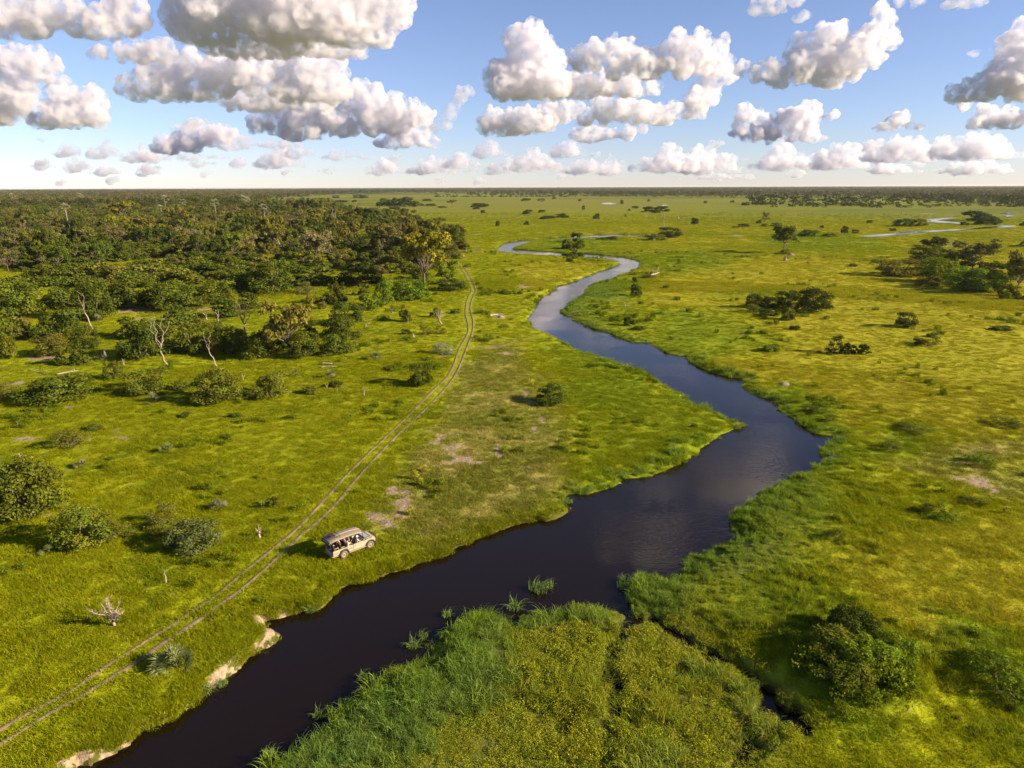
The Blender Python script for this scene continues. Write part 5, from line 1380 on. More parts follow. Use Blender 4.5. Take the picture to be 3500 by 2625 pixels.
def plant_woodland():
    rng = np.random.default_rng(21)
    a = R(47)
    n = 30000
    r = np.sqrt(rng.uniform(180 ** 2, 1800 ** 2, n)); t = rng.uniform(-a, R(-2), n)
    x, y = r * np.sin(t), r * np.cos(t)
    ins = np.zeros(n, bool)
    for p in WOOD: ins |= inpoly(x, y, p)
    for p in OPEN: ins &= ~inpoly(x, y, p)
    gaps = fbm(x, y, 60, 201, 3)
    dn = np.where(r < 315, sstep(.42, .52, gaps), sstep(.30, .42, gaps)) * np.where(r > 850, .8, 1)
    ins &= rng.random(n) < dn
    x, y, r = x[ins], y[ins], r[ins]
    order = np.argsort(r); x, y, r = x[order], y[order], r[order]
    # spacing
    cell, keep = {}, []
    for i in range(len(x)):
        sp = 5.0 if r[i] < 600 else 6.5
        k = (int(x[i] // 6), int(y[i] // 6)); ok = True
        for dx in (-1, 0, 1):
            for dy in (-1, 0, 1):
                for j in cell.get((k[0] + dx, k[1] + dy), ()):
                    if (x[i] - x[j]) ** 2 + (y[i] - y[j]) ** 2 < sp * sp: ok = False; break
        if ok: keep.append(i); cell.setdefault(k, []).append(i)
    x, y, r = x[keep], y[keep], r[keep]; n = len(x)
    h, _ = height(x, y)
    mixn = fbm(x, y, 90, 203, 3) + rng.normal(0, .12, n)
    tall = rng.random(n) < np.where(r > 520, .30, np.where(r > 400, .14, .04))
    w = np.where(tall, rng.uniform(8, 13, n), rng.uniform(5.0, 9.5, n)); hh = np.where(tall, rng.uniform(8, 13.5, n), w * rng.uniform(.5, .72, n))
    names = ['deep', 'mid', 'olive', 'drab', 'dark', 'grey', 'brown', 'lime']
    tint = np.where(mixn < .40, 0, np.where(mixn < .52, 1, np.where(mixn < .62, 2, np.where(mixn < .74, 3, 4))))
    sp = rng.random(n); tint = np.where(sp < .08, 4, np.where(sp > .93, 3, tint)); tint = np.where((sp > .97) & tall, 5, tint); tint = np.where((sp > .955) & (sp <= .97), 6, tint); tint = np.where((sp > .945) & (sp <= .955) & tall, 7, tint)
    tint = np.where((r < 360) & (tint == 3), 1, tint)
    words = {'deep': 'deep green', 'mid': 'green', 'olive': 'olive', 'drab': 'drab olive', 'dark': 'dark', 'grey': 'grey', 'brown': 'brownish', 'lime': 'yellow-green'}
    nb = nt_ = 0; rest = []; made = []
    for i in range(n):
        tn = names[int(tint[i])]
        if tall[i] and nt_ < 140 and r[i] < 1050:
            nt_ += 1
            kd = ('sparse%d' % rng.integers(3)) if tn in ('grey', 'brown') else ('tree%d' % rng.integers(4))
            made.append((put_plant('tree', kd, (x[i], y[i], h[i]), w[i], hh[i], tn, None, 'tree', 'trees standing inside the left woodland'), 'tree', words[tn], hh[i] / 11, x[i], y[i]))
        elif not tall[i] and nb < 110 and r[i] < 720:
            nb += 1
            made.append((put_plant('bush', 'bush%d' % rng.integers(6), (x[i], y[i], h[i]), w[i], hh[i], tn, None, 'bush', 'bushes filling the left woodland'), 'bush', words[tn], w[i] / 7.2, x[i], y[i]))
        else: rest.append(i)
    # name each by the nearest landmark one can find, as seen from the front
    lm = [('big olive tree with the stout trunk', *zs('B', 460, 1535)), ('pale grey spreading tree', *zs('B', 670, 742)), ('tall yellow-green tree', *zs('B', 1600, 945)), ('brown umbrella tree', *zs('B', 490, 485)), ('tree with the pale twisted trunk', *zs('B', 310, 640)),
          ('palm above the dense dark tree', *zs('B', 1055, 430)), ('grey multi-stem tree', *zs('A', 1695, 632)), ('forked olive tree', *zs('A', 1280, 585)), ('yellowish low tree', *zs('A', 1000, 545)), ('tall far left palm', *zs('A', 600, 515)), ('bright yellow-green far crown', *zs('A', 1060, 400)),
          ('leaning pale-trunked tree', *zs('A', 1565, 472)), ('leaning dead trunk', *zs('A', 815, 1372)), ('dead fork', *zs('A', 1450, 1650)), ('largest clearing bush', *zs('A', 1130, 1168)), ('olive tree with pale trunk at right', *zs('B', 1305, 665)), ('bare curved pale trunk', *zs('B', 415, 640)), ('left picture edge', 0, 900), ('middle far palm', *zs('A', 1415, 470))]
    lw = [(t, gp(a, b)) for t, a, b in lm]
    seen = {}
    for o, kind, colour, sz, px, py in made:
        t, p = min(lw, key=lambda q: math.hypot(q[1].x - px, (q[1].y - py) * .6))
        dx, dy = px * p.y / max(py, 1) - p.x, (py - p.y) * .6
        where = ('behind' if dy > 0 else 'in front of') if abs(dy) > abs(dx) else ('right of' if dx > 0 else 'left of')
        if t == 'left picture edge': where = 'near'
        size = 'small' if sz < .88 else 'large' if sz > 1.12 else 'middling'
        seen.setdefault((size, colour, kind, where, t), []).append((math.hypot(dx, dy), o))
    nth = ['nearest', 'second', 'third', 'fourth', 'fifth', 'sixth', 'seventh', 'eighth', 'ninth', 'tenth']
    for (size, colour, kind, where, t), l in seen.items():
        l.sort(key=lambda q: q[0])
        for k, (_, o) in enumerate(l):
            o['label'] = '%s%s %s woodland %s %s the %s' % ('' if len(l) == 1 else nth[min(k, 9)] + ' ', size, colour, kind, where, t)
    rest = np.array(rest)
    pal = np.array([PALETTE[k] for k in names])
    return x[rest], y[rest], h[rest], w[rest], hh[rest], pal[tint[rest]], tall[rest]

def far_woods():
    rx, ry, rh, rw, rhh, rc, rt = plant_woodland()
    rng = np.random.default_rng(31)
    # the belts to the horizon
    a = R(47.5); n = 90000
    r = np.exp(rng.uniform(math.log(1380), math.log(19000), n)); t = rng.uniform(-a, a, n)
    # even out density in area up to 4 km
    x, y = r * np.sin(t), r * np.cos(t)
    px = t / R(35.8)                                                   # -1 .. 1 across the view
    front_l = np.where(px < -.30, 1400, np.where(px < -.05, 4600, 9999))
    belt = fbm(x * .35, y, 900, 301, 4)
    fr = np.interp(np.degrees(t), [-48, -20, -14, -8, -3, 2, 8, 14, 20, 26, 33, 40, 48], [1450, 1500, 3960, 5000, 3600, 3240, 2700, 2400, 2280, 2100, 1800, 1500, 1400])
    p = sstep(.9, 1.15, r / fr + (belt - .5) * .5)
    p *= np.where(r < 6000, .35 + .65 * sstep(.36, .5, belt), 1.0)
    strip = (np.abs(np.degrees(t) + .5) < 5.5) & (r > 2340) & (r < 2820)
    p = np.where(strip, np.maximum(p, .7 * sstep(.40, .52, belt + .04)), p)
    # thinner outliers in front on the right: rows of low bushes
    rowr = (np.degrees(t) > 18) & (r > 1380) & (r < fr) ; p = np.where(rowr, .30 * sstep(.46, .56, fbm(x, y * 2.2, 160, 305, 3)), p)
    k = rng.random(n) < p
    x, y, r, t = x[k], y[k], r[k], t[k]; n = len(x)
    tall = rng.random(n) < np.where(r < fr[k] * 1.05, .35, .7)
    grow = np.clip(r / 3500, 1, 3.2)
    w = np.where(tall, rng.uniform(9, 15, n), rng.uniform(7, 13, n)) * grow
    hh = np.where(tall, rng.uniform(10, 19, n), rng.uniform(3, 7, n)) * np.where(r > 5000, 1.1, 1)
    pal = np.array([PALETTE[q] for q in ('deep', 'mid', 'olive', 'drab', 'drab', 'brown', 'grey')])
    c = pal[rng.integers(0, 7, n)]
    first = r < np.interp(np.degrees(t), [-48, -20, -14, -8, -3, 2, 8, 14, 20, 26, 33, 40, 48], [1450, 1500, 3960, 5000, 3600, 3240, 2700, 2400, 2280, 2100, 1800, 1500, 1400]) * 1.12
    c[first] = np.array([PALETTE[q] for q in ('dark', 'dark', 'deep', 'mid')])[rng.integers(0, 4, first.sum())]
    bare = (rng.random(n) < .10) & ~first; c[bare] = np.array(PALETTE['grey']) * .9
    X = np.concatenate([rx, x]); Y = np.concatenate([ry, y]); Zg = np.concatenate([rh, np.zeros(n)])
    Wd = np.concatenate([rw, w]); Hh = np.concatenate([rhh, hh]); C = np.vstack([rc, c]); T = np.concatenate([rt, tall])
    C = C * (rng.uniform(.75, 1.25, len(C)) * np.where(np.hypot(X, Y) > 1300, .72, .95))[:, None]
    ct = inst_proto('wood_tree', ['tree0', 'tree1', 'tree2', 'tree3', 'sparse0']); cb = inst_proto('wood_bush', ['bush0', 'bush1', 'bush2', 'bush3'])
    lt = proto_coll('far_tree', [lite(400 + i, 'tree') for i in range(4)]); lb = proto_coll('far_bush', [lite(420 + i, 'bush') for i in range(4)])
    D = np.hypot(X, Y)
    for nm, m, coll, k in (('woodland', (D < 1000) & T, ct, 5), ('woodland', (D < 1000) & ~T, cb, 4), ('distant_forest', (D >= 1000) & T, lt, 4), ('distant_forest', (D >= 1000) & ~T, lb, 4)):
        if m.sum():
            print(nm, m.sum())
            scatter(nm, None, coll, np.column_stack([X, Y, Zg])[m], np.column_stack([Wd, Wd, Hh])[m], rng.uniform(0, 6.28, m.sum()), C[m], rng.integers(0, k, m.sum()), .03, 7)
far_woods()

# ------------------------------------------------------------------ the open safari vehicle
M_SAND = plain('sand_paint', (.345, .275, .18), .5, var=.10, scale=2, spec=.4)
M_CANV = plain('canvas', (.225, .185, .135), .85, var=.12, scale=5)
M_BLACK = plain('black_metal', (.018, .017, .016), .5, var=.2)
M_DARK = plain('dark_trim', (.035, .031, .028), .7, var=.3)
M_TYRE = plain('dusty_tyre', (.135, .105, .075), .9, var=.25)
M_RIM = plain('dusty_rim', (.25, .205, .15), .6, var=.2)
M_SEAT = plain('seat_cover', (.032, .026, .022), .8, var=.2)
M_TAN = plain('tan_frame', (.40, .31, .15), .6, var=.1)
M_GLASS = plain('windscreen_glass', (.30, .33, .34), .08, var=.05, spec=.8)
M_LIGHT = plain('headlamp_lens', (.62, .60, .55), .12, var=.05, spec=.8)
M_RED = plain('tail_lamp', (.35, .02, .01), .3, var=.1)
VX, VY = -16.57, 66.69
car = empty('safari_vehicle', (VX, VY, ground_z(VX, VY) + .03), R(42))
tag(car, 'open-sided sand-coloured safari vehicle with canvas roof parked by the river', 'safari vehicle')
# tub: load-bed sides, floor, tail
b = MB()
for s in (-1, 1):
    b.prism([(-2.72, .62), (-2.05, .62), (-1.98, .95), (-1.75, 1.02), (-1.30, 1.02), (-1.07, .95), (-1.0, .56), (-.45, .56), (-.45, 1.16), (-2.72, 1.16)], s * .80 - .03, s * .80 + .03)
b.box((-1.6, 0, .60), (2.3, 1.54, .06))
b.box((-2.69, 0, .78), (.05, 1.54, .36))
tub = b.build('body', M_SAND, car)
sl = MB()
for i, (x0, x1, z) in enumerate([(-2.62, -2.15, .90), (-2.62, -2.15, .78), (-.98, -.52, .92), (-.98, -.52, .82), (-1.5, -1.08, 1.09)]):
    for s in (-1, 1): sl.box(((x0 + x1) / 2, s * .832, z), (x1 - x0, .012, .035))
sl.build('side_louvre', M_DARK, tub)
tl = MB()
for s in (-1, 1): tl.box((-2.72, s * .70, .86), (.03, .10, .16), None, .01)
tl.build('tail_lamp', M_RED, tub)
cb = MB()
cb.box((.22, 0, .60), (1.34, 1.54, .07)); cb.box((-.43, 0, .90), (.05, 1.60, .58))
cb.prism([(.88, .60), (.98, .60), (.98, 1.28), (.80, 1.28)], -.76, .76)
cb.build('cab', M_SAND, car)
for s in (-1, 1):
    d = MB().prism([(-.41, .56), (.88, .56), (.90, .72), (.90, 1.14), (.78, 1.22), (-.41, 1.18)], s * .81 - .035, s * .81 + .035)
    dd = d.build('door', M_SAND, car)
    MB().box((-.22, s * .852, 1.02), (.20, .025, .04)).build('door_handle', M_BLACK, dd)
    MB().box((.24, s * .849, .98), (1.0, .012, .02)).build('door_crease', M_TAN, dd)
    f = MB().prism([(.92, .58), (1.06, .60), (1.12, .90), (1.32, 1.00), (1.75, 1.00), (1.96, .90), (2.02, .66), (2.12, .66), (2.14, 1.08), (1.95, 1.17), (.92, 1.22)], s * .80 - .04, s * .80 + .04)
    f.build('wing', M_SAND, car)
    MB().box((1.42, s * .72, 1.21), (.80, .07, .05), None, .015).build('wing_vent', M_DARK, car)
    fl = MB()
    for cx in (-1.525, 1.525):
        pts = [(cx + .56 * math.cos(t), s * .86, .44 + .56 * math.sin(t)) for t in np.linspace(.1, math.pi - .1, 12)]
        fl.tube(pts, .055, 6)
    fl.build('wheel_arch', M_DARK, car)
    MB().tube([(-.95, s * .90, .50), (.95, s * .90, .50)], .05, 8).box((0, s * .86, .49), (1.8, .12, .03)).build('side_step', M_RIM, car)
    hl = MB().lathe([(.0, .02), (.10, .02), (.125, 0), (.13, -.04)], (0, 0, 0), 'Z', 14)
    o = hl.build('headlight', M_LIGHT, car, True); o.rotation_euler = (0, R(90), 0); o.location = (2.15, s * .58, .96)
hood = MB().prism([(.90, 1.22), (1.0, 1.30), (1.4, 1.30), (2.05, 1.22), (2.14, 1.08), (2.14, .80), (.90, .80)], -.70, .70)
hood.build('bonnet', M_SAND, car)
gr = MB().box((2.155, 0, .95), (.02, .80, .22), None, .005)
g0 = gr.build('grille', M_DARK, car)
MB().box((2.17, 0, .95), (.015, .7, .02)).box((2.17, 0, .90), (.015, .7, .02)).box((2.17, 0, 1.0), (.015, .7, .02)).build('grille_bar', M_RIM, g0)
bb = MB().box((2.26, 0, .62), (.16, 1.62, .20), None, .03)
fb = bb.build('front_bumper', M_DARK, car)
MB().tube([(2.28, -.62, .7), (2.33, -.62, 1.12), (2.30, -.50, 1.22), (2.30, .50, 1.22), (2.33, .62, 1.12), (2.28, .62, .7)], .035, 8).tube([(2.33, -.62, .98), (2.33, .62, .98)], .028, 8).tube([(2.30, -.25, .7), (2.31, -.25, 1.22)], .025, 6).tube([(2.30, .25, .7), (2.31, .25, 1.22)], .025, 6).build('bull_bar', M_BLACK, fb)
rb = MB().box((-2.80, 0, .56), (.12, 1.6, .10), None, .02).tube([(-2.78, -.80, .55), (-2.2, -.82, .50)], .04, 6).tube([(-2.78, .80, .55), (-2.2, .82, .50)], .04, 6)
rb.build('rear_bumper', M_RIM, car)
# the windscreen folded flat on the bonnet
ws = MB()
W = [(.98, -.66, 1.345), (1.62, -.62, 1.33), (1.62, .62, 1.33), (.98, .66, 1.345), (.98, -.66, 1.345)]
for p, q in zip(W, W[1:]): ws.tube([p, q], .042, 6)
ws.tube([(1.30, -.64, 1.34), (1.30, -.5, 1.345)], .03, 5)
wf = ws.build('windscreen_frame', M_BLACK, car)
MB().box((1.30, 0, 1.345), (.60, 1.20, .012), Matrix.Rotation(.02, 3, 'Y')).build('windscreen_pane', M_GLASS, wf)
for s in (-1, 1):
    mr = MB().tube([(.86, s * .80, 1.2), (.92, s * .98, 1.32)], .018, 5).box((.92, s * 1.02, 1.36), (.05, .13, .20), None, .02)
    mr.build('mirror', M_BLACK, car)
    MB().tube([(1.0, s * .80, 1.25), (.98, s * .86, 1.5)], .03, 6).build('snorkel', M_BLACK, car) if s > 0 else None
# chassis, axles, wheels
MB().box((0, .38, .52), (4.7, .10, .12)).box((0, -.38, .52), (4.7, .10, .12)).tube([(-1.525, -.7, .42), (-1.525, .7, .42)], .07, 8).tube([(1.525, -.7, .42), (1.525, .7, .42)], .07, 8).box((-.3, 0, .50), (1.2, .7, .16)).build('chassis', M_DARK, car)
TY = MB().lathe([(.25, -.115), (.36, -.125), (.405, -.10), (.42, -.05), (.42, .05), (.405, .10), (.36, .125), (.25, .115)], axis='Y', n=28)
for i in range(28):
    t = 6.283 * i / 28
    TY.box((.418 * math.cos(t), (.05 if i % 2 else -.05), .418 * math.sin(t)), (.03, .09, .05), Matrix.Rotation(-t, 3, 'Y'))
ME_TY = TY.mesh('tyre', M_TYRE, True)
RM = MB().lathe([(.25, -.11), (.235, -.06), (.12, -.05), (.11, -.085), (.05, -.09), (0, -.09)], axis='Y', n=20).lathe([(.25, .11), (.235, .06), (.12, .05), (0, .05)], axis='Y', n=20)
for i in range(6): RM.box((.085 * math.cos(i * 1.047), -.095, .085 * math.sin(i * 1.047)), (.02, .02, .02))
ME_RM = RM.mesh('rim', M_RIM, True)
ME_HB = MB().lathe([(0, -.128), (.045, -.125), (.05, -.08)], axis='Y', n=12).mesh('hub', M_DARK, True)
for x in (-1.525, 1.525):
    for s in (-1, 1):
        w = link('wheel', ME_TY, car, (x, s * .76, .42)); w.rotation_euler = (0, .3 * x, 0 if s < 0 else math.pi)
        link('rim', ME_RM, w); link('hub', ME_HB, w)
# canopy on posts
posts = [(-2.66, .78), (-1.35, .78), (-.44, .78), (.80, .74)]
for x, y in posts:
    for s in (-1, 1): MB().tube([(x, s * y, 1.1), (x + (-.10 if x < 0 else -.12), s * .74, 2.28)], .026, 6).build('canopy_post', M_BLACK, car)
rv, rf = [], []
prof = [(-3.10, 2.16), (-2.95, 2.30), (-2.3, 2.36), (-1.2, 2.40), (-.2, 2.38), (.55, 2.30), (.74, 2.25)]
ny = 9
for x, z in prof:
    for j in range(ny):
        y = (-1 + 2 * j / (ny - 1))
        rv.append((x, y * (.84 if x < .6 else .76), z - .10 * abs(y) ** 2.4))
o_ = len(rv)
rv += [(x, y, z - .05) for x, y, z in rv]
for base, fl in ((0, 0), (o_, 1)):
    for i in range(len(prof) - 1):
        for j in range(ny - 1):
            a = base + i * ny + j; q = (a, a + 1, a + ny + 1, a + ny)
            rf.append(q if not fl else q[::-1])
rim_i = [j for j in range(ny)] + [i * ny + ny - 1 for i in range(1, len(prof))] + [(len(prof) - 1) * ny + j for j in range(ny - 2, -1, -1)] + [i * ny for i in range(len(prof) - 2, 0, -1)]
for k in range(len(rim_i)):
    a, c = rim_i[k], rim_i[(k + 1) % len(rim_i)]
    rf.append((a, c, c + o_, a + o_))
roof = MB().add(rv, rf).build('canopy_roof', M_CANV, car, True)
M_PIPE = plain('pale_piping', (.55, .48, .38), .7)
MB().tube([(x, 0, z + .012) for x, z in prof[2:]], .014, 5).build('roof_seam', M_PIPE, roof)
MB().box((-3.06, 0, 2.10), (.03, 1.60, .30), Matrix.Rotation(.35, 3, 'Y')).build('rear_valance', M_DARK, roof)
rk = MB()
x0, x1, yy, z = -2.95, -1.75, .62, 2.50
for zz in (z, z + .10): 
    for p, q in (((x0, -yy), (x1, -yy)), ((x1, -yy), (x1, yy)), ((x1, yy), (x0, yy)), ((x0, yy), (x0, -yy))): rk.tube([(*p, zz), (*q, zz)], .016, 5)
for x in np.linspace(x0, x1, 6): rk.tube([(x, -yy, z), (x, yy, z)], .012, 5)
for x in (x0, -2.35, x1):
    for s in (-1, 1): rk.tube([(x, s * yy, z - .18), (x, s * yy, z + .10)], .014, 5)
rack = rk.build('roof_rack', M_BLACK, car)
MB().box((-2.35, .1, 2.53), (.5, .8, .05), None, .015).build('rack_cover', M_DARK, rack)
# seats: cab seats and three benches behind
def seat(x, y, wd, z=.62, tall=.55):
    st = MB().box((x, y, z + .20), (.46, wd, .16), None, .03)
    o = st.build('seat', M_SEAT, car)
    MB().box((x - .25, y, z + .28 + tall / 2), (.12, wd, tall), Matrix.Rotation(-.14, 3, 'Y'), .03).build('backrest', M_SEAT, o)
    return o
for y in (-.38, .38): seat(.22, y, .50)
for k, x in enumerate((-.85, -1.55, -2.28)):
    for y in (-.40, .40):
        o = seat(x, y, .66, .66 + .10 * k)
        z = .66 + .10 * k
        for s in (-1, 1):
            yy = y + s * .34
            MB().tube([(x + .24, yy, z + .12), (x + .22, yy, z + .48), (x - .20, yy, z + .50), (x - .22, yy, z + .12)], .024, 5).box((x, yy, z + .51), (.42, .07, .04), None, .01).build('armrest', M_TAN, o)
    MB().tube([(x - .34, -.72, 1.62 + .08 * k), (x - .34, .72, 1.62 + .08 * k)], .02, 6).build('grab_rail', M_TAN, car)
MB().box((.80, 0, 1.16), (.16, 1.40, .20), None, .03).build('dashboard', M_DARK, car)
st_ = MB()
pts = [(.60 + .05 * math.cos(t), -.38 + .19 * math.sin(t), 1.22 + .17 * math.cos(t)) for t in np.linspace(0, 6.283, 17)]
st_.tube(pts, .016, 5, False); st_.tube([(.60, -.38, 1.22), (.80, -.38, 1.12)], .02, 5)
st_.build('steering_wheel', M_BLACK, car)

# ------------------------------------------------------------------ the people in it
def skin_body(pts, edges, rad, mat, name):
    me = bpy.data.meshes.new(name); me.from_pydata(pts, edges, [])
    o = bpy.data.objects.new(name, me); COL.objects.link(o)
    md = o.modifiers.new('skin', 'SKIN'); md.use_smooth_shade = True
    for i, r in enumerate(rad): me.skin_vertices[0].data[i].radius = (r, r) if not hasattr(r, '__len__') else r
    me.skin_vertices[0].data[0].use_root = True
    o.modifiers.new('sub', 'SUBSURF').levels = 1
    dg = bpy.context.evaluated_depsgraph_get()
    out = bpy.data.meshes.new_from_object(o.evaluated_get(dg)); out.name = name
    bpy.data.objects.remove(o)
    out.materials.clear(); out.materials.append(mat)
    for p in out.polygons: p.use_smooth = True
    return out
# seated figure, hips at the origin, facing +X
def person(x, y, z, label, skin, shirt, legs, hair, hat=None, yaw=0.0, arms='lap', lean=.06):
    sk = plain('skin', skin, .6, var=.06); sh = plain('shirt', shirt, .85, var=.12); lg = plain('trousers', legs, .85, var=.12); hr = plain('hair', hair, .8, var=.2)
    e = empty('person', (x, y, z)); e.parent = None
    m = car.matrix_basis if False else (Matrix.Translation(car.location) @ Matrix.Rotation(R(42), 4, 'Z'))
    e.matrix_world = m @ Matrix.Translation((x, y, z)) @ Matrix.Rotation(yaw, 4, 'Z')
    L = lean
    if arms == 'wheel': hands = [(.40, -.17, .32), (.40, .17, .32)]; elb = [(.16, -.25, .24), (.16, .25, .24)]
    elif arms == 'lift': hands = [(.34, -.10, .55), (.30, .14, .22)]; elb = [(.16, -.26, .32), (.08, .25, .22)]
    else: hands = [(.30, -.12, .12), (.30, .12, .12)]; elb = [(.06, -.25, .22), (.06, .25, .22)]
    P = [(0, 0, .02), (.01, 0, .18), (.03 - L, 0, .36), (.03 - L, 0, .50), (.05 - L, 0, .58), (.07 - L, 0, .66), (.075 - L, 0, .76)]
    E = [(0, 1), (1, 2), (2, 3), (3, 4), (4, 5), (5, 6)]
    rd = [(.15, .12), (.15, .11), (.16, .115), (.12, .09), .055, (.075, .09), (.07, .085)]
    for k, s in enumerate((-1, 1)):
        n = len(P); P += [(.02 - L, s * .18, .49), elb[k], hands[k]]; E += [(3, n), (n, n + 1), (n + 1, n + 2)]; rd += [.06, .043, .028]
        n = len(P); P += [(.02, s * .10, -.01), (.44, s * .13, .03), (.50, s * .13, -.36), (.62, s * .13, -.38)]; E += [(0, n), (n, n + 1), (n + 1, n + 2), (n + 2, n + 3)]; rd += [.085, .065, .042, .035]
    link('body', skin_body(P, E, rd, sk, 'body'), e)
    # face and hands
    fc = MB().tube([(.155 - L, 0, .735), (.175 - L, 0, .70)], [.012, .018], 5)
    for s in (-1, 1): fc.box((.145 - L, s * .032, .745), (.014, .022, .012)).box((.06 - L, s * .088, .72), (.03, .014, .05))
    fc.box((.15 - L, 0, .665), (.012, .05, .010)); fc.build('face', sk, e)
    hd = MB()
    for k in range(2):
        h = Vector(hands[k]); d = (h - Vector(elb[k])).normalized(); sd = Vector((0, 1, 0)).cross(d).normalized()
        hd.box(h + d * .04, (.08, .075, .03), d.to_track_quat('X', 'Z').to_matrix(), .01)
        for j in range(4):
            b0 = h + d * .08 + Vector((0, -.027 + .018 * j, 0)); hd.tube([b0, b0 + d * .035 + sd * -.01, b0 + d * .05 + sd * -.035], .008, 4)
        b0 = h + d * .04 + Vector((0, (.04 if k == 0 else -.04), 0)); hd.tube([b0, b0 + d * .03 + Vector((0, (.02 if k == 0 else -.02), 0))], .009, 4)
    hd.build('hands', sk, e, True)
    SP = [(.0, 0, .10)] + P[1:4]; SE = [(0, 1), (1, 2), (2, 3)]; sr = [(.165, .135), (.165, .125), (.175, .13), (.135, .105)]
    for k, s in enumerate((-1, 1)):
        n = len(SP); SP += [(.02 - L, s * .185, .49), tuple(Vector((.02 - L, s * .185, .49)).lerp(Vector(elb[k]), .8))]; SE += [(3, n), (n, n + 1)]; sr += [.075, .06]
    link('shirt', skin_body(SP, SE, sr, sh, 'shirt'), e)
    TP = [(0, 0, .03)]; TE = []; tr = [(.165, .13)]
    for s in (-1, 1):
        n = len(TP); TP += [(.02, s * .10, -.01), (.44, s * .13, .03), (.50, s * .13, -.28)]; TE += [(0, n), (n, n + 1), (n + 1, n + 2)]; tr += [.10, .08, .058]
    link('trousers', skin_body(TP, TE, tr, lg, 'trousers'), e)
    hm = MB().lathe([(.0, .125), (.06, .115), (.095, .07), (.102, .02), (.095, -.03)], (.06 - L, 0, .72), 'Z', 14)
    hm.build('hair', hr, e, True)
    if hat:
        ht = plain('hat_cloth', hat, .85, var=.1)
        MB().lathe([(0, .155), (.07, .145), (.11, .10), (.115, .06), (.17, .045), (.17, .035), (.11, .04)], (.065 - L, 0, .72), 'Z', 18).build('hat', ht, e, True)
    return tag(e, label, 'person')
person(.24, -.38, .92, 'person in a pale lavender shirt and pale hat driving the safari vehicle', (.42, .26, .18), (.62, .56, .64), (.20, .17, .12), (.10, .08, .06), (.66, .60, .62), 0, 'wheel')
person(-.83, -.40, .97, 'dark-haired person in black with a white top seated behind the driver', (.48, .31, .22), (.80, .78, .76), (.03, .03, .035), (.015, .012, .012), None, -.25, 'lift')
person(-.83, .40, .97, 'person in a dark pink top on the far seat behind the cab', (.48, .30, .22), (.55, .10, .22), (.05, .05, .06), (.02, .015, .012), None, .1, 'lap')
person(-1.53, .40, 1.07, 'person in a tan shirt on the middle bench of the safari vehicle', (.50, .33, .24), (.45, .30, .17), (.12, .10, .08), (.12, .07, .03), None, .3, 'lap')

# ------------------------------------------------------------------ cumulus clouds: real bodies of mist a kilometre up
BASE = 1150.0
def cloud_mat(name, dens, grain, col=(.895, .89, .92)):
    m = bpy.data.materials.new(name); m.use_nodes = True; nt = m.node_tree; nt.nodes.clear()
    o = nt.nodes.new('ShaderNodeOutputMaterial'); v = nt.nodes.new('ShaderNodeVolumePrincipled')
    v.inputs['Color'].default_value = (*col, 1); v.inputs['Density'].default_value = dens; v.inputs['Anisotropy'].default_value = .3
    tc = nt.nodes.new('ShaderNodeNewGeometry'); n = nt.nodes.new('ShaderNodeTexNoise'); n.inputs['Scale'].default_value = 1 / grain; n.inputs['Detail'].default_value = 5; n.inputs['Roughness'].default_value = .62
    mr = nt.nodes.new('ShaderNodeMapRange'); mr.interpolation_type = 'SMOOTHSTEP'; mr.inputs[1].default_value = .42; mr.inputs[2].default_value = .60; mr.inputs[3].default_value = dens * .05; mr.inputs[4].default_value = dens * 1.9
    nt.links.new(tc.outputs['Position'], n.inputs['Vector']); nt.links.new(n.outputs[0], mr.inputs[0]); nt.links.new(mr.outputs[0], v.inputs['Density'])
    nt.links.new(v.outputs[0], o.inputs['Volume'])
    return m
_bm = bmesh.new(); bmesh.ops.create_icosphere(_bm, subdivisions=2, radius=1)
ICO_V = np.array([v.co[:] for v in _bm.verts]); ICO_F = np.array([[v.index for v in f.verts] for f in _bm.faces]); _bm.free()
CLOUD_MATS = {}
PUFF_TEX = {}
def puff_tex(size, hard):
    k = (round(size, 1), hard)
    if k not in PUFF_TEX:
        t = bpy.data.textures.new('puff', 'CLOUDS'); t.noise_depth = 4; t.noise_scale = size; t.noise_type = 'HARD_NOISE' if hard else 'SOFT_NOISE'
        PUFF_TEX[k] = t
    return PUFF_TEX[k]
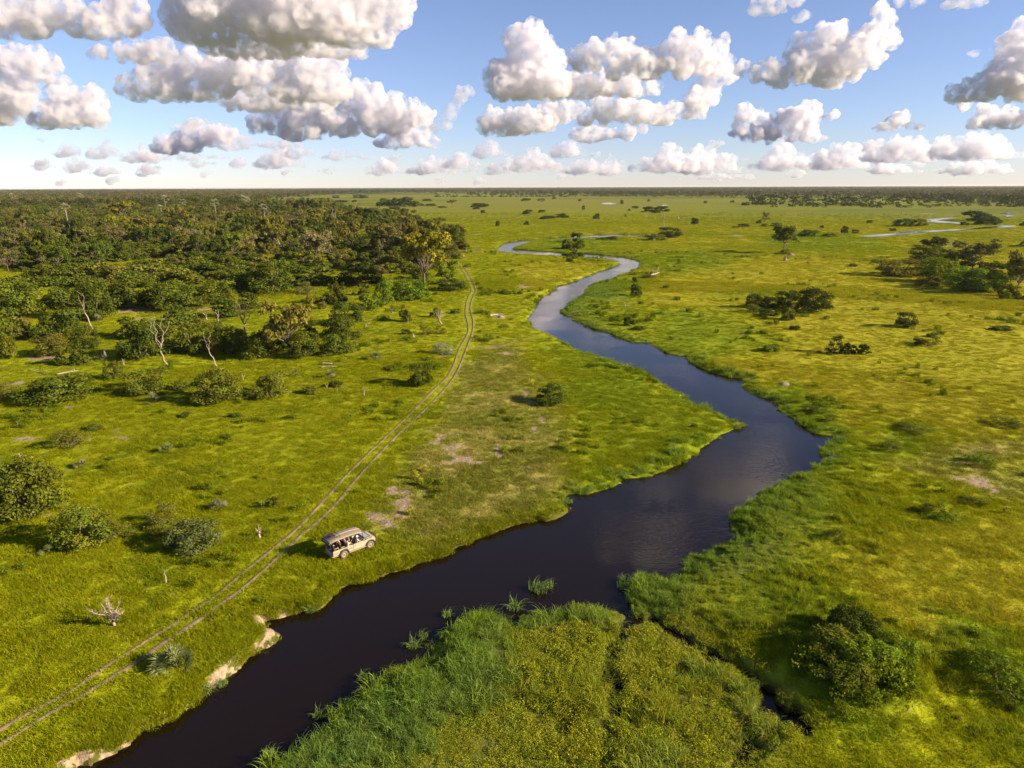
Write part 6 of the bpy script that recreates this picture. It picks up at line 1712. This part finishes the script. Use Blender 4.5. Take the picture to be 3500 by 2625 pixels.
def cloud(k, blobs, base, label, seed, soft=1.0, voxel=3.4, kids=18):
    rnd = random.Random(seed)
    bx, by = zs(k, np.mean([b[0] for b in blobs]), base)
    d = ray(bx, min(by, 622)); t = (BASE - CAMH) / d.z
    yd = d.y * t                                                         # distance north of the camera
    s = ZOOM[k][2]; u = yd / FOC / .964                                  # metres per photograph pixel out there
    balls = []
    for x, y, r in blobs:
        sx, sy = zs(k, x, y); c = ray(sx, sy); c = Vector((0, 0, CAMH)) + c * (yd / c.y)
        c.y += rnd.uniform(-.5, .5) * r * s * u
        R0 = r * s * u
        balls.append((c, R0 * .84))
        for i in range(kids):
            v = Vector((rnd.gauss(0, 1), rnd.gauss(0, 1), rnd.gauss(.25, 1))).normalized()
            r1 = R0 * rnd.uniform(.18, .44); c1 = c + v * R0 * rnd.uniform(.68, 1.0)
            balls.append((c1, r1))
            if r1 / u > 9:
                for j in range(5):
                    v2 = (v + Vector((rnd.gauss(0, .7), rnd.gauss(0, .7), rnd.gauss(.1, .7)))).normalized()
                    balls.append((c1 + v2 * r1 * .85, r1 * rnd.uniform(.28, .5)))
    vs, fs = [], []
    zb = CAMH + (ray(bx, by) * (yd / ray(bx, by).y)).z
    for i, (c, r) in enumerate(balls):
        P = ICO_V * r * np.array([1, 1.15, 1]) + np.array(c)
        lim = zb + 7 * u
        P[:, 2] = np.where(P[:, 2] < lim, lim + (P[:, 2] - lim) * .14, P[:, 2])
        vs.append(P); fs.append(ICO_F + len(ICO_V) * i)
    V, Fc = np.concatenate(vs), np.concatenate(fs)
    cen = V.mean(0)
    me = np_mesh('cloud', V - cen, Fc, None)
    dens = .013 * soft * (7000 / yd) ** .8
    key = round(dens, 5)
    if key not in CLOUD_MATS: CLOUD_MATS[key] = cloud_mat('cloud_mist', dens, u * 30)
    me.materials.append(CLOUD_MATS[key])
    o = link('cloud', me, None, cen)
    md = o.modifiers.new('union', 'REMESH'); md.mode = 'VOXEL'; md.voxel_size = u * voxel; md.use_smooth_shade = True
    for sc, st, hard in ((55, 28, False), (22, 14, True), (8, 4, True)):
        m2 = o.modifiers.new('billow', 'DISPLACE'); m2.texture = puff_tex(u * sc, hard); m2.texture_coords = 'LOCAL'; m2.strength = u * st * (.5 + .5 * min(1, voxel / 4.2)); m2.mid_level = .34
    md = o.modifiers.new('clean', 'REMESH'); md.mode = 'VOXEL'; md.voxel_size = u * voxel * 1.05; md.use_smooth_shade = True
    return tag(o, label, 'cloud', 'cumulus clouds overhead' if 'overhead' in label else 'cumulus clouds')
def auto_cloud(k, cx, base, w, h, label, seed, soft=.8):
    rnd = random.Random(seed * 7 + 1); bl = []
    n = max(4, int(w / h * 3.2))
    peak = rnd.uniform(-.3, .3)
    for i in range(n):
        t = (i + .5) / n * 2 - 1
        hh = h * max(.22, (1 - abs(t - peak) ** 1.4) * rnd.uniform(.55, 1.1))
        r = min(hh * .55, w * .24) * rnd.uniform(.8, 1.15)
        bl.append((cx + t * w * .46, base - max(hh - r, r * .55), r))
        if hh > h * .5: bl.append((cx + t * w * .44 + rnd.uniform(-.1, .1) * w, base - r * .7, r * .9))
    return cloud(k, bl, base, label, seed, soft, 2.4, 12)

cloud('M', [(-60, 40, 90), (30, 60, 80), (110, 70, 70), (190, 60, 70), (330, 90, 55), (450, 110, 65), (530, 80, 70), (560, 20, 60), (620, 100, 28), (480, 150, 40), (330, 40, 40)], 175, 'ragged cloud bank across the top left corner', 1)
cloud('M', [(760, 70, 80), (880, 60, 110), (1000, 10, 140), (1150, 10, 170), (1300, 50, 160), (1450, 50, 150), (1580, 70, 110), (1680, 20, 80), (1740, -10, 60), (1640, 190, 45), (1570, 160, 75), (1680, 130, 30)], 200, 'largest cloud at the top, left of the centre', 2)
cloud('M', [(900, 195, 40), (1000, 200, 60), (1130, 210, 55), (1250, 215, 55), (1350, 190, 60), (1450, 210, 60), (1540, 220, 40)], 258, 'dark-based shelf of cloud under the largest cloud', 3)
cloud('M', [(560, 380, 45), (640, 330, 50), (700, 340, 80), (760, 290, 40), (850, 300, 75), (950, 320, 90), (1080, 310, 75), (1200, 320, 80), (1330, 320, 85), (1440, 330, 65), (1490, 320, 25), (1400, 400, 80), (1250, 410, 60), (620, 400, 40), (760, 400, 60), (900, 400, 60)], 440, 'wide grey-bellied cloud below the largest cloud', 4)
cloud('M', [(1000, 430, 45), (1100, 440, 55), (1200, 440, 55), (1300, 440, 50), (1390, 440, 50)], 482, 'low shelf of cloud under the wide grey-bellied one', 5)
cloud('M', [(390, 238, 16), (440, 225, 24), (520, 215, 32), (600, 215, 50), (680, 220, 48), (740, 212, 14)], 276, 'small flat cloud between the top left bank and the wide grey one', 6)
cloud('M', [(20, 260, 50), (90, 290, 65), (180, 290, 60), (250, 300, 22), (60, 400, 80), (110, 430, 50), (20, 490, 60), (-60, 480, 80)], 545, 'tall cloud cut by the left picture edge', 7)
cloud('M', [(280, 410, 55), (260, 480, 60), (330, 490, 65), (390, 420, 48), (400, 490, 50), (200, 525, 35), (140, 520, 28), (300, 530, 40)], 562, 'twin-headed cloud right of the tall left edge cloud', 8)
cloud('M', [(1110, 540, 35), (1160, 520, 40), (1230, 530, 70), (1330, 500, 75), (1430, 490, 60), (1520, 430, 55), (1580, 400, 45), (1620, 440, 60), (1700, 480, 65), (1780, 500, 58), (1840, 510, 38), (1600, 520, 70), (1480, 540, 55), (1350, 560, 45), (1250, 580, 35), (1700, 540, 45)], 608, 'long cloud with a bright peak left of the centre', 9)
cloud('M', [(1640, 622, 22), (1690, 605, 30), (1745, 590, 42), (1772, 545, 26), (1825, 605, 42), (1885, 625, 22)], 640, 'small heaped cloud under the right end of the long one', 10)
cloud('M', [(720, 640, 42), (790, 600, 52), (850, 590, 52), (910, 590, 50), (980, 600, 45), (1020, 600, 22), (680, 650, 22)], 662, 'rounded cloud low above the woodland', 11)
cloud('M', [(1880, 560, 22), (1930, 540, 25), (1960, 480, 28), (1990, 420, 28), (2020, 395, 22), (1975, 450, 24)], 580, 'thin rising wisp of cloud left of the central cloud', 12, .5)
cloud('N', [(20, 170, 45), (70, 180, 60), (120, 200, 58), (150, 260, 65), (60, 300, 100), (-50, 310, 55), (-90, 310, 28), (20, 390, 75), (-40, 400, 60), (120, 370, 80)], 442, 'tall bright tower cloud right of the centre', 13)
cloud('N', [(170, 380, 60), (230, 370, 65), (300, 370, 60), (400, 370, 58), (500, 380, 55), (600, 385, 36)], 425, 'low arm of cloud joining the bright tower on its right', 14)
cloud('N', [(290, 250, 45), (360, 245, 48), (420, 205, 38), (480, 255, 58), (560, 280, 58), (640, 270, 55), (710, 200, 48), (760, 230, 58), (810, 185, 42), (830, 250, 48), (740, 300, 45), (600, 320, 35), (440, 325, 35)], 350, 'arched cloud with three knobs on top, centre right', 15)
cloud('N', [(880, 230, 42), (905, 190, 26), (880, 300, 55), (920, 320, 38), (850, 380, 48), (800, 450, 55), (760, 490, 35), (860, 430, 35)], 520, 'leaning column of cloud below the arched one', 16, .8)
cloud('N', [(-120, 550, 32), (-60, 530, 50), (-90, 500, 28), (0, 540, 55), (60, 530, 58), (130, 520, 58), (180, 490, 48), (240, 480, 36), (280, 460, 24)], 595, 'blue-grey low cloud under the bright tower', 17)
cloud('N', [(310, 525, 36), (400, 470, 52), (480, 470, 52), (560, 490, 55), (650, 500, 45), (700, 480, 35)], 548, 'billowed cloud under the arched cloud', 18)
cloud('N', [(280, 580, 30), (340, 580, 35), (420, 580, 34), (500, 575, 28), (570, 560, 22)], 612, 'flat long cloud beneath the billowed one', 19)
cloud('N', [(1000, 290, 32), (1060, 320, 36), (1120, 310, 45), (1180, 340, 36), (1270, 230, 58), (1300, 280, 80), (1380, 160, 58), (1430, 190, 58), (1400, 280, 88), (1480, 230, 66), (1540, 180, 48), (1600, 130, 42), (1640, 170, 36), (1590, 50, 28), (1630, 75, 26), (1560, 240, 38), (1470, 310, 38), (1350, 330, 38), (1240, 325, 45), (1610, 95, 28)], 380, 'cloud with an upturned plume at the upper right', 20)
cloud('N', [(1000, 490, 33), (1050, 510, 35), (990, 550, 38), (1040, 590, 32), (1110, 560, 48), (1170, 510, 38), (1220, 520, 48), (1280, 490, 42), (1310, 500, 36), (1270, 570, 42), (1200, 585, 34), (1370, 510, 20), (1400, 490, 16)], 622, 'compact two-headed cloud at the middle right', 21)
cloud('N', [(1930, 410, 40), (2020, 390, 55), (2100, 340, 75), (2170, 250, 66), (2210, 180, 58), (2180, 380, 80), (2260, 300, 120), (2220, 130, 45), (2300, 380, 90)], 445, 'dark-based cloud cut by the right picture edge', 22)
cloud('N', [(1960, 455, 20), (2060, 500, 46), (2150, 510, 48), (2240, 510, 50), (1980, 545, 24), (2320, 500, 60)], 560, 'grey cloud just under the right edge cloud', 23)
cloud('N', [(1600, 552, 18), (1650, 535, 28), (1690, 515, 30), (1720, 545, 20), (1755, 548, 10), (1560, 558, 9)], 565, 'small lone puff of cloud at the right', 24)
cloud('N', [(1050, 30, 30), (1100, 25, 36), (1160, 15, 36), (1220, 0, 30)], 68, 'thin streak of cloud at the top edge right of centre', 25, .45)
cloud('N', [(1245, 82, 16), (1265, 68, 20), (1285, 74, 14)], 96, 'tiny puff of cloud under the top edge streak', 26, .5)
cloud('N', [(1680, 10, 22), (1760, 0, 26), (1900, 25, 30), (1960, 10, 34), (2020, 0, 26)], 46, 'thin cloud strip along the top edge at right', 27, .45)
cloud('N', [(1970, 236, 7), (2000, 230, 10), (2030, 224, 11), (2060, 216, 9)], 242, 'tiny slanting cloud wisp left of the right edge cloud', 28, .4)
# beyond the upper edge of the frame the same sky goes on; the river mirrors it
for i, (sx, sy, rr) in enumerate([(2480, -520, 120), (2760, -560, 150), (2330, -900, 130), (3500, -420, 160), (-900, 120, 160), (4300, 60, 170), (5200, 280, 120), (-1700, 330, 120)]):
    rnd = random.Random(900 + i)
    cloud('S', [(sx + rnd.uniform(-1.2, 1.2) * rr, sy + rnd.uniform(-.45, .45) * rr, rr * rnd.uniform(.35, .7)) for _ in range(9)], sy + rr * .8, 'white cumulus cloud drifting overhead, %s of those above the frame' % ('first', 'second', 'third', 'fourth', 'fifth', 'sixth', 'seventh', 'eighth', 'ninth', 'tenth', 'eleventh', 'twelfth', 'thirteenth')[i], 900 + i, .45, 8.0, 9)
for i, (k, cx, base, w, h, lab) in enumerate([('M', 285, 676, 90, 66, 'little cloud low at left'), ('M', 440, 686, 90, 88, 'ragged little cloud beside the low left one'), ('M', 600, 700, 120, 70, 'cloud at the left end of the low woodland row'), ('M', 700, 702, 140, 48, 'flat cloud before the rounded woodland cloud'),
  ('M', 870, 690, 220, 30, 'thin shelf of cloud under the rounded woodland cloud'), ('M', 880, 720, 130, 26, 'thin low cloud strip above the woodland'), ('M', 1085, 642, 100, 60, 'small tilted cloud below the long peak cloud'), ('M', 1235, 642, 180, 32, 'flat bright cloud under the long peak cloud'),
  ('M', 1200, 726, 170, 78, 'low cloud with a thin tower'), ('M', 1300, 682, 130, 44, 'low cloud behind the thin tower one'), ('M', 1480, 690, 180, 46, 'low spread cloud left of centre'), ('M', 1680, 755, 150, 52, 'low heaped cloud near the horizon left of centre'), ('M', 1830, 752, 190, 62, 'low heaped cloud near the horizon, broader'),
  ('M', 1990, 726, 170, 50, 'low cloud near the horizon at the centre'), ('M', 2130, 680, 120, 62, 'rounded low cloud at the centre'), ('M', 2160, 752, 150, 48, 'low cloud row at the centre near the horizon'), ('M', 350, 742, 120, 48, 'low cloud near the left horizon'), ('M', 205, 733, 110, 28, 'flat low cloud near the left horizon'), ('M', 460, 758, 110, 44, 'pale low cloud near the left horizon'),
  ('M', 640, 758, 90, 46, 'small bright low cloud above the left woodland'), ('M', 850, 548, 140, 34, 'thin grey cloud above the rounded woodland cloud'), ('M', 198, 610, 64, 16, 'thin pink sliver of cloud at left'), ('M', 1050, 724, 80, 30, 'small low cloud above the woodland rim'),
  ('N', 275, 680, 150, 66, 'stacked small cloud right of the blue-grey one'), ('N', 100, 740, 200, 70, 'low cloud row right of the centre'), ('N', 300, 752, 190, 58, 'low cloud beneath the stacked small one'), ('N', 440, 756, 90, 90, 'low upright cloud in the centre right row'),
  ('N', 660, 745, 230, 110, 'broad low cloud right of the centre, left part'), ('N', 870, 750, 240, 95, 'broad low cloud right of the centre, right part'), ('N', 1180, 735, 230, 100, 'long low cloud at right, left part'), ('N', 1390, 730, 210, 85, 'long low cloud at right, right part'),
  ('N', 1350, 610, 80, 22, 'thin bright sliver of cloud right of the two-headed one'), ('N', 900, 634, 90, 24, 'small blue-grey cloud left of the two-headed one'), ('N', 1710, 700, 260, 110, 'large low cloud at the far right'), ('N', 2060, 690, 330, 120, 'wide low cloud at the right picture edge'),
  ('N', 1500, 636, 150, 14, 'thin flat strip of cloud at the right'), ('N', 1650, 752, 180, 46, 'faint low cloud at the right horizon'), ('N', 2020, 752, 300, 50, 'faint low cloud row at the right edge horizon'), ('N', 900, 780, 260, 26, 'faint cloud on the horizon right of centre'), ('M', 500, 795, 60, 26, 'faint cloud on the left horizon'), ('M', 270, 800, 60, 20, 'faintest cloud on the far left horizon'),
  ('M', 1910, 792, 60, 26, 'faint cloud on the horizon near the centre'), ('M', 2085, 796, 60, 22, 'faint cloud on the horizon at the centre'), ('N', 230, 772, 50, 20, 'faint small cloud on the horizon right of the centre')]):
    auto_cloud(k, cx, base, w * 1.55, h * 1.2, lab, 50 + i, .5)

_rs = random.Random(77)
_ord = ('leftmost', 'second', 'third', 'fourth', 'fifth', 'sixth', 'seventh', 'eighth', 'ninth', 'tenth', 'eleventh', 'twelfth', 'thirteenth', 'fourteenth', 'fifteenth', 'rightmost')
for i, w_ in enumerate(_ord):
    auto_cloud('S', 120 + 215 * i + _rs.uniform(-60, 60), _rs.uniform(545, 606), _rs.uniform(80, 180), _rs.uniform(13, 24), '%s of sixteen thin streak clouds low over the horizon%s' % (w_, '' if w_.endswith('most') else ', counted from the left'), 130 + i, .5)

# ------------------------------------------------------------------ the thin haze over the plain
hz = MB().box((0, 0, 18.0), (41000, 41000, 42.0)).build('haze', None)
hm_ = bpy.data.materials.new('haze_air'); hm_.use_nodes = True; hn = hm_.node_tree; hn.nodes.clear()
ho = hn.nodes.new('ShaderNodeOutputMaterial'); hv = hn.nodes.new('ShaderNodeVolumePrincipled')
hv.inputs['Color'].default_value = (.86, .88, .95, 1); hv.inputs['Density'].default_value = 0.000022; hv.inputs['Anisotropy'].default_value = .2
hn.links.new(hv.outputs[0], ho.inputs['Volume'])
hz.data.materials.append(hm_)
tag(hz, kind='stuff')
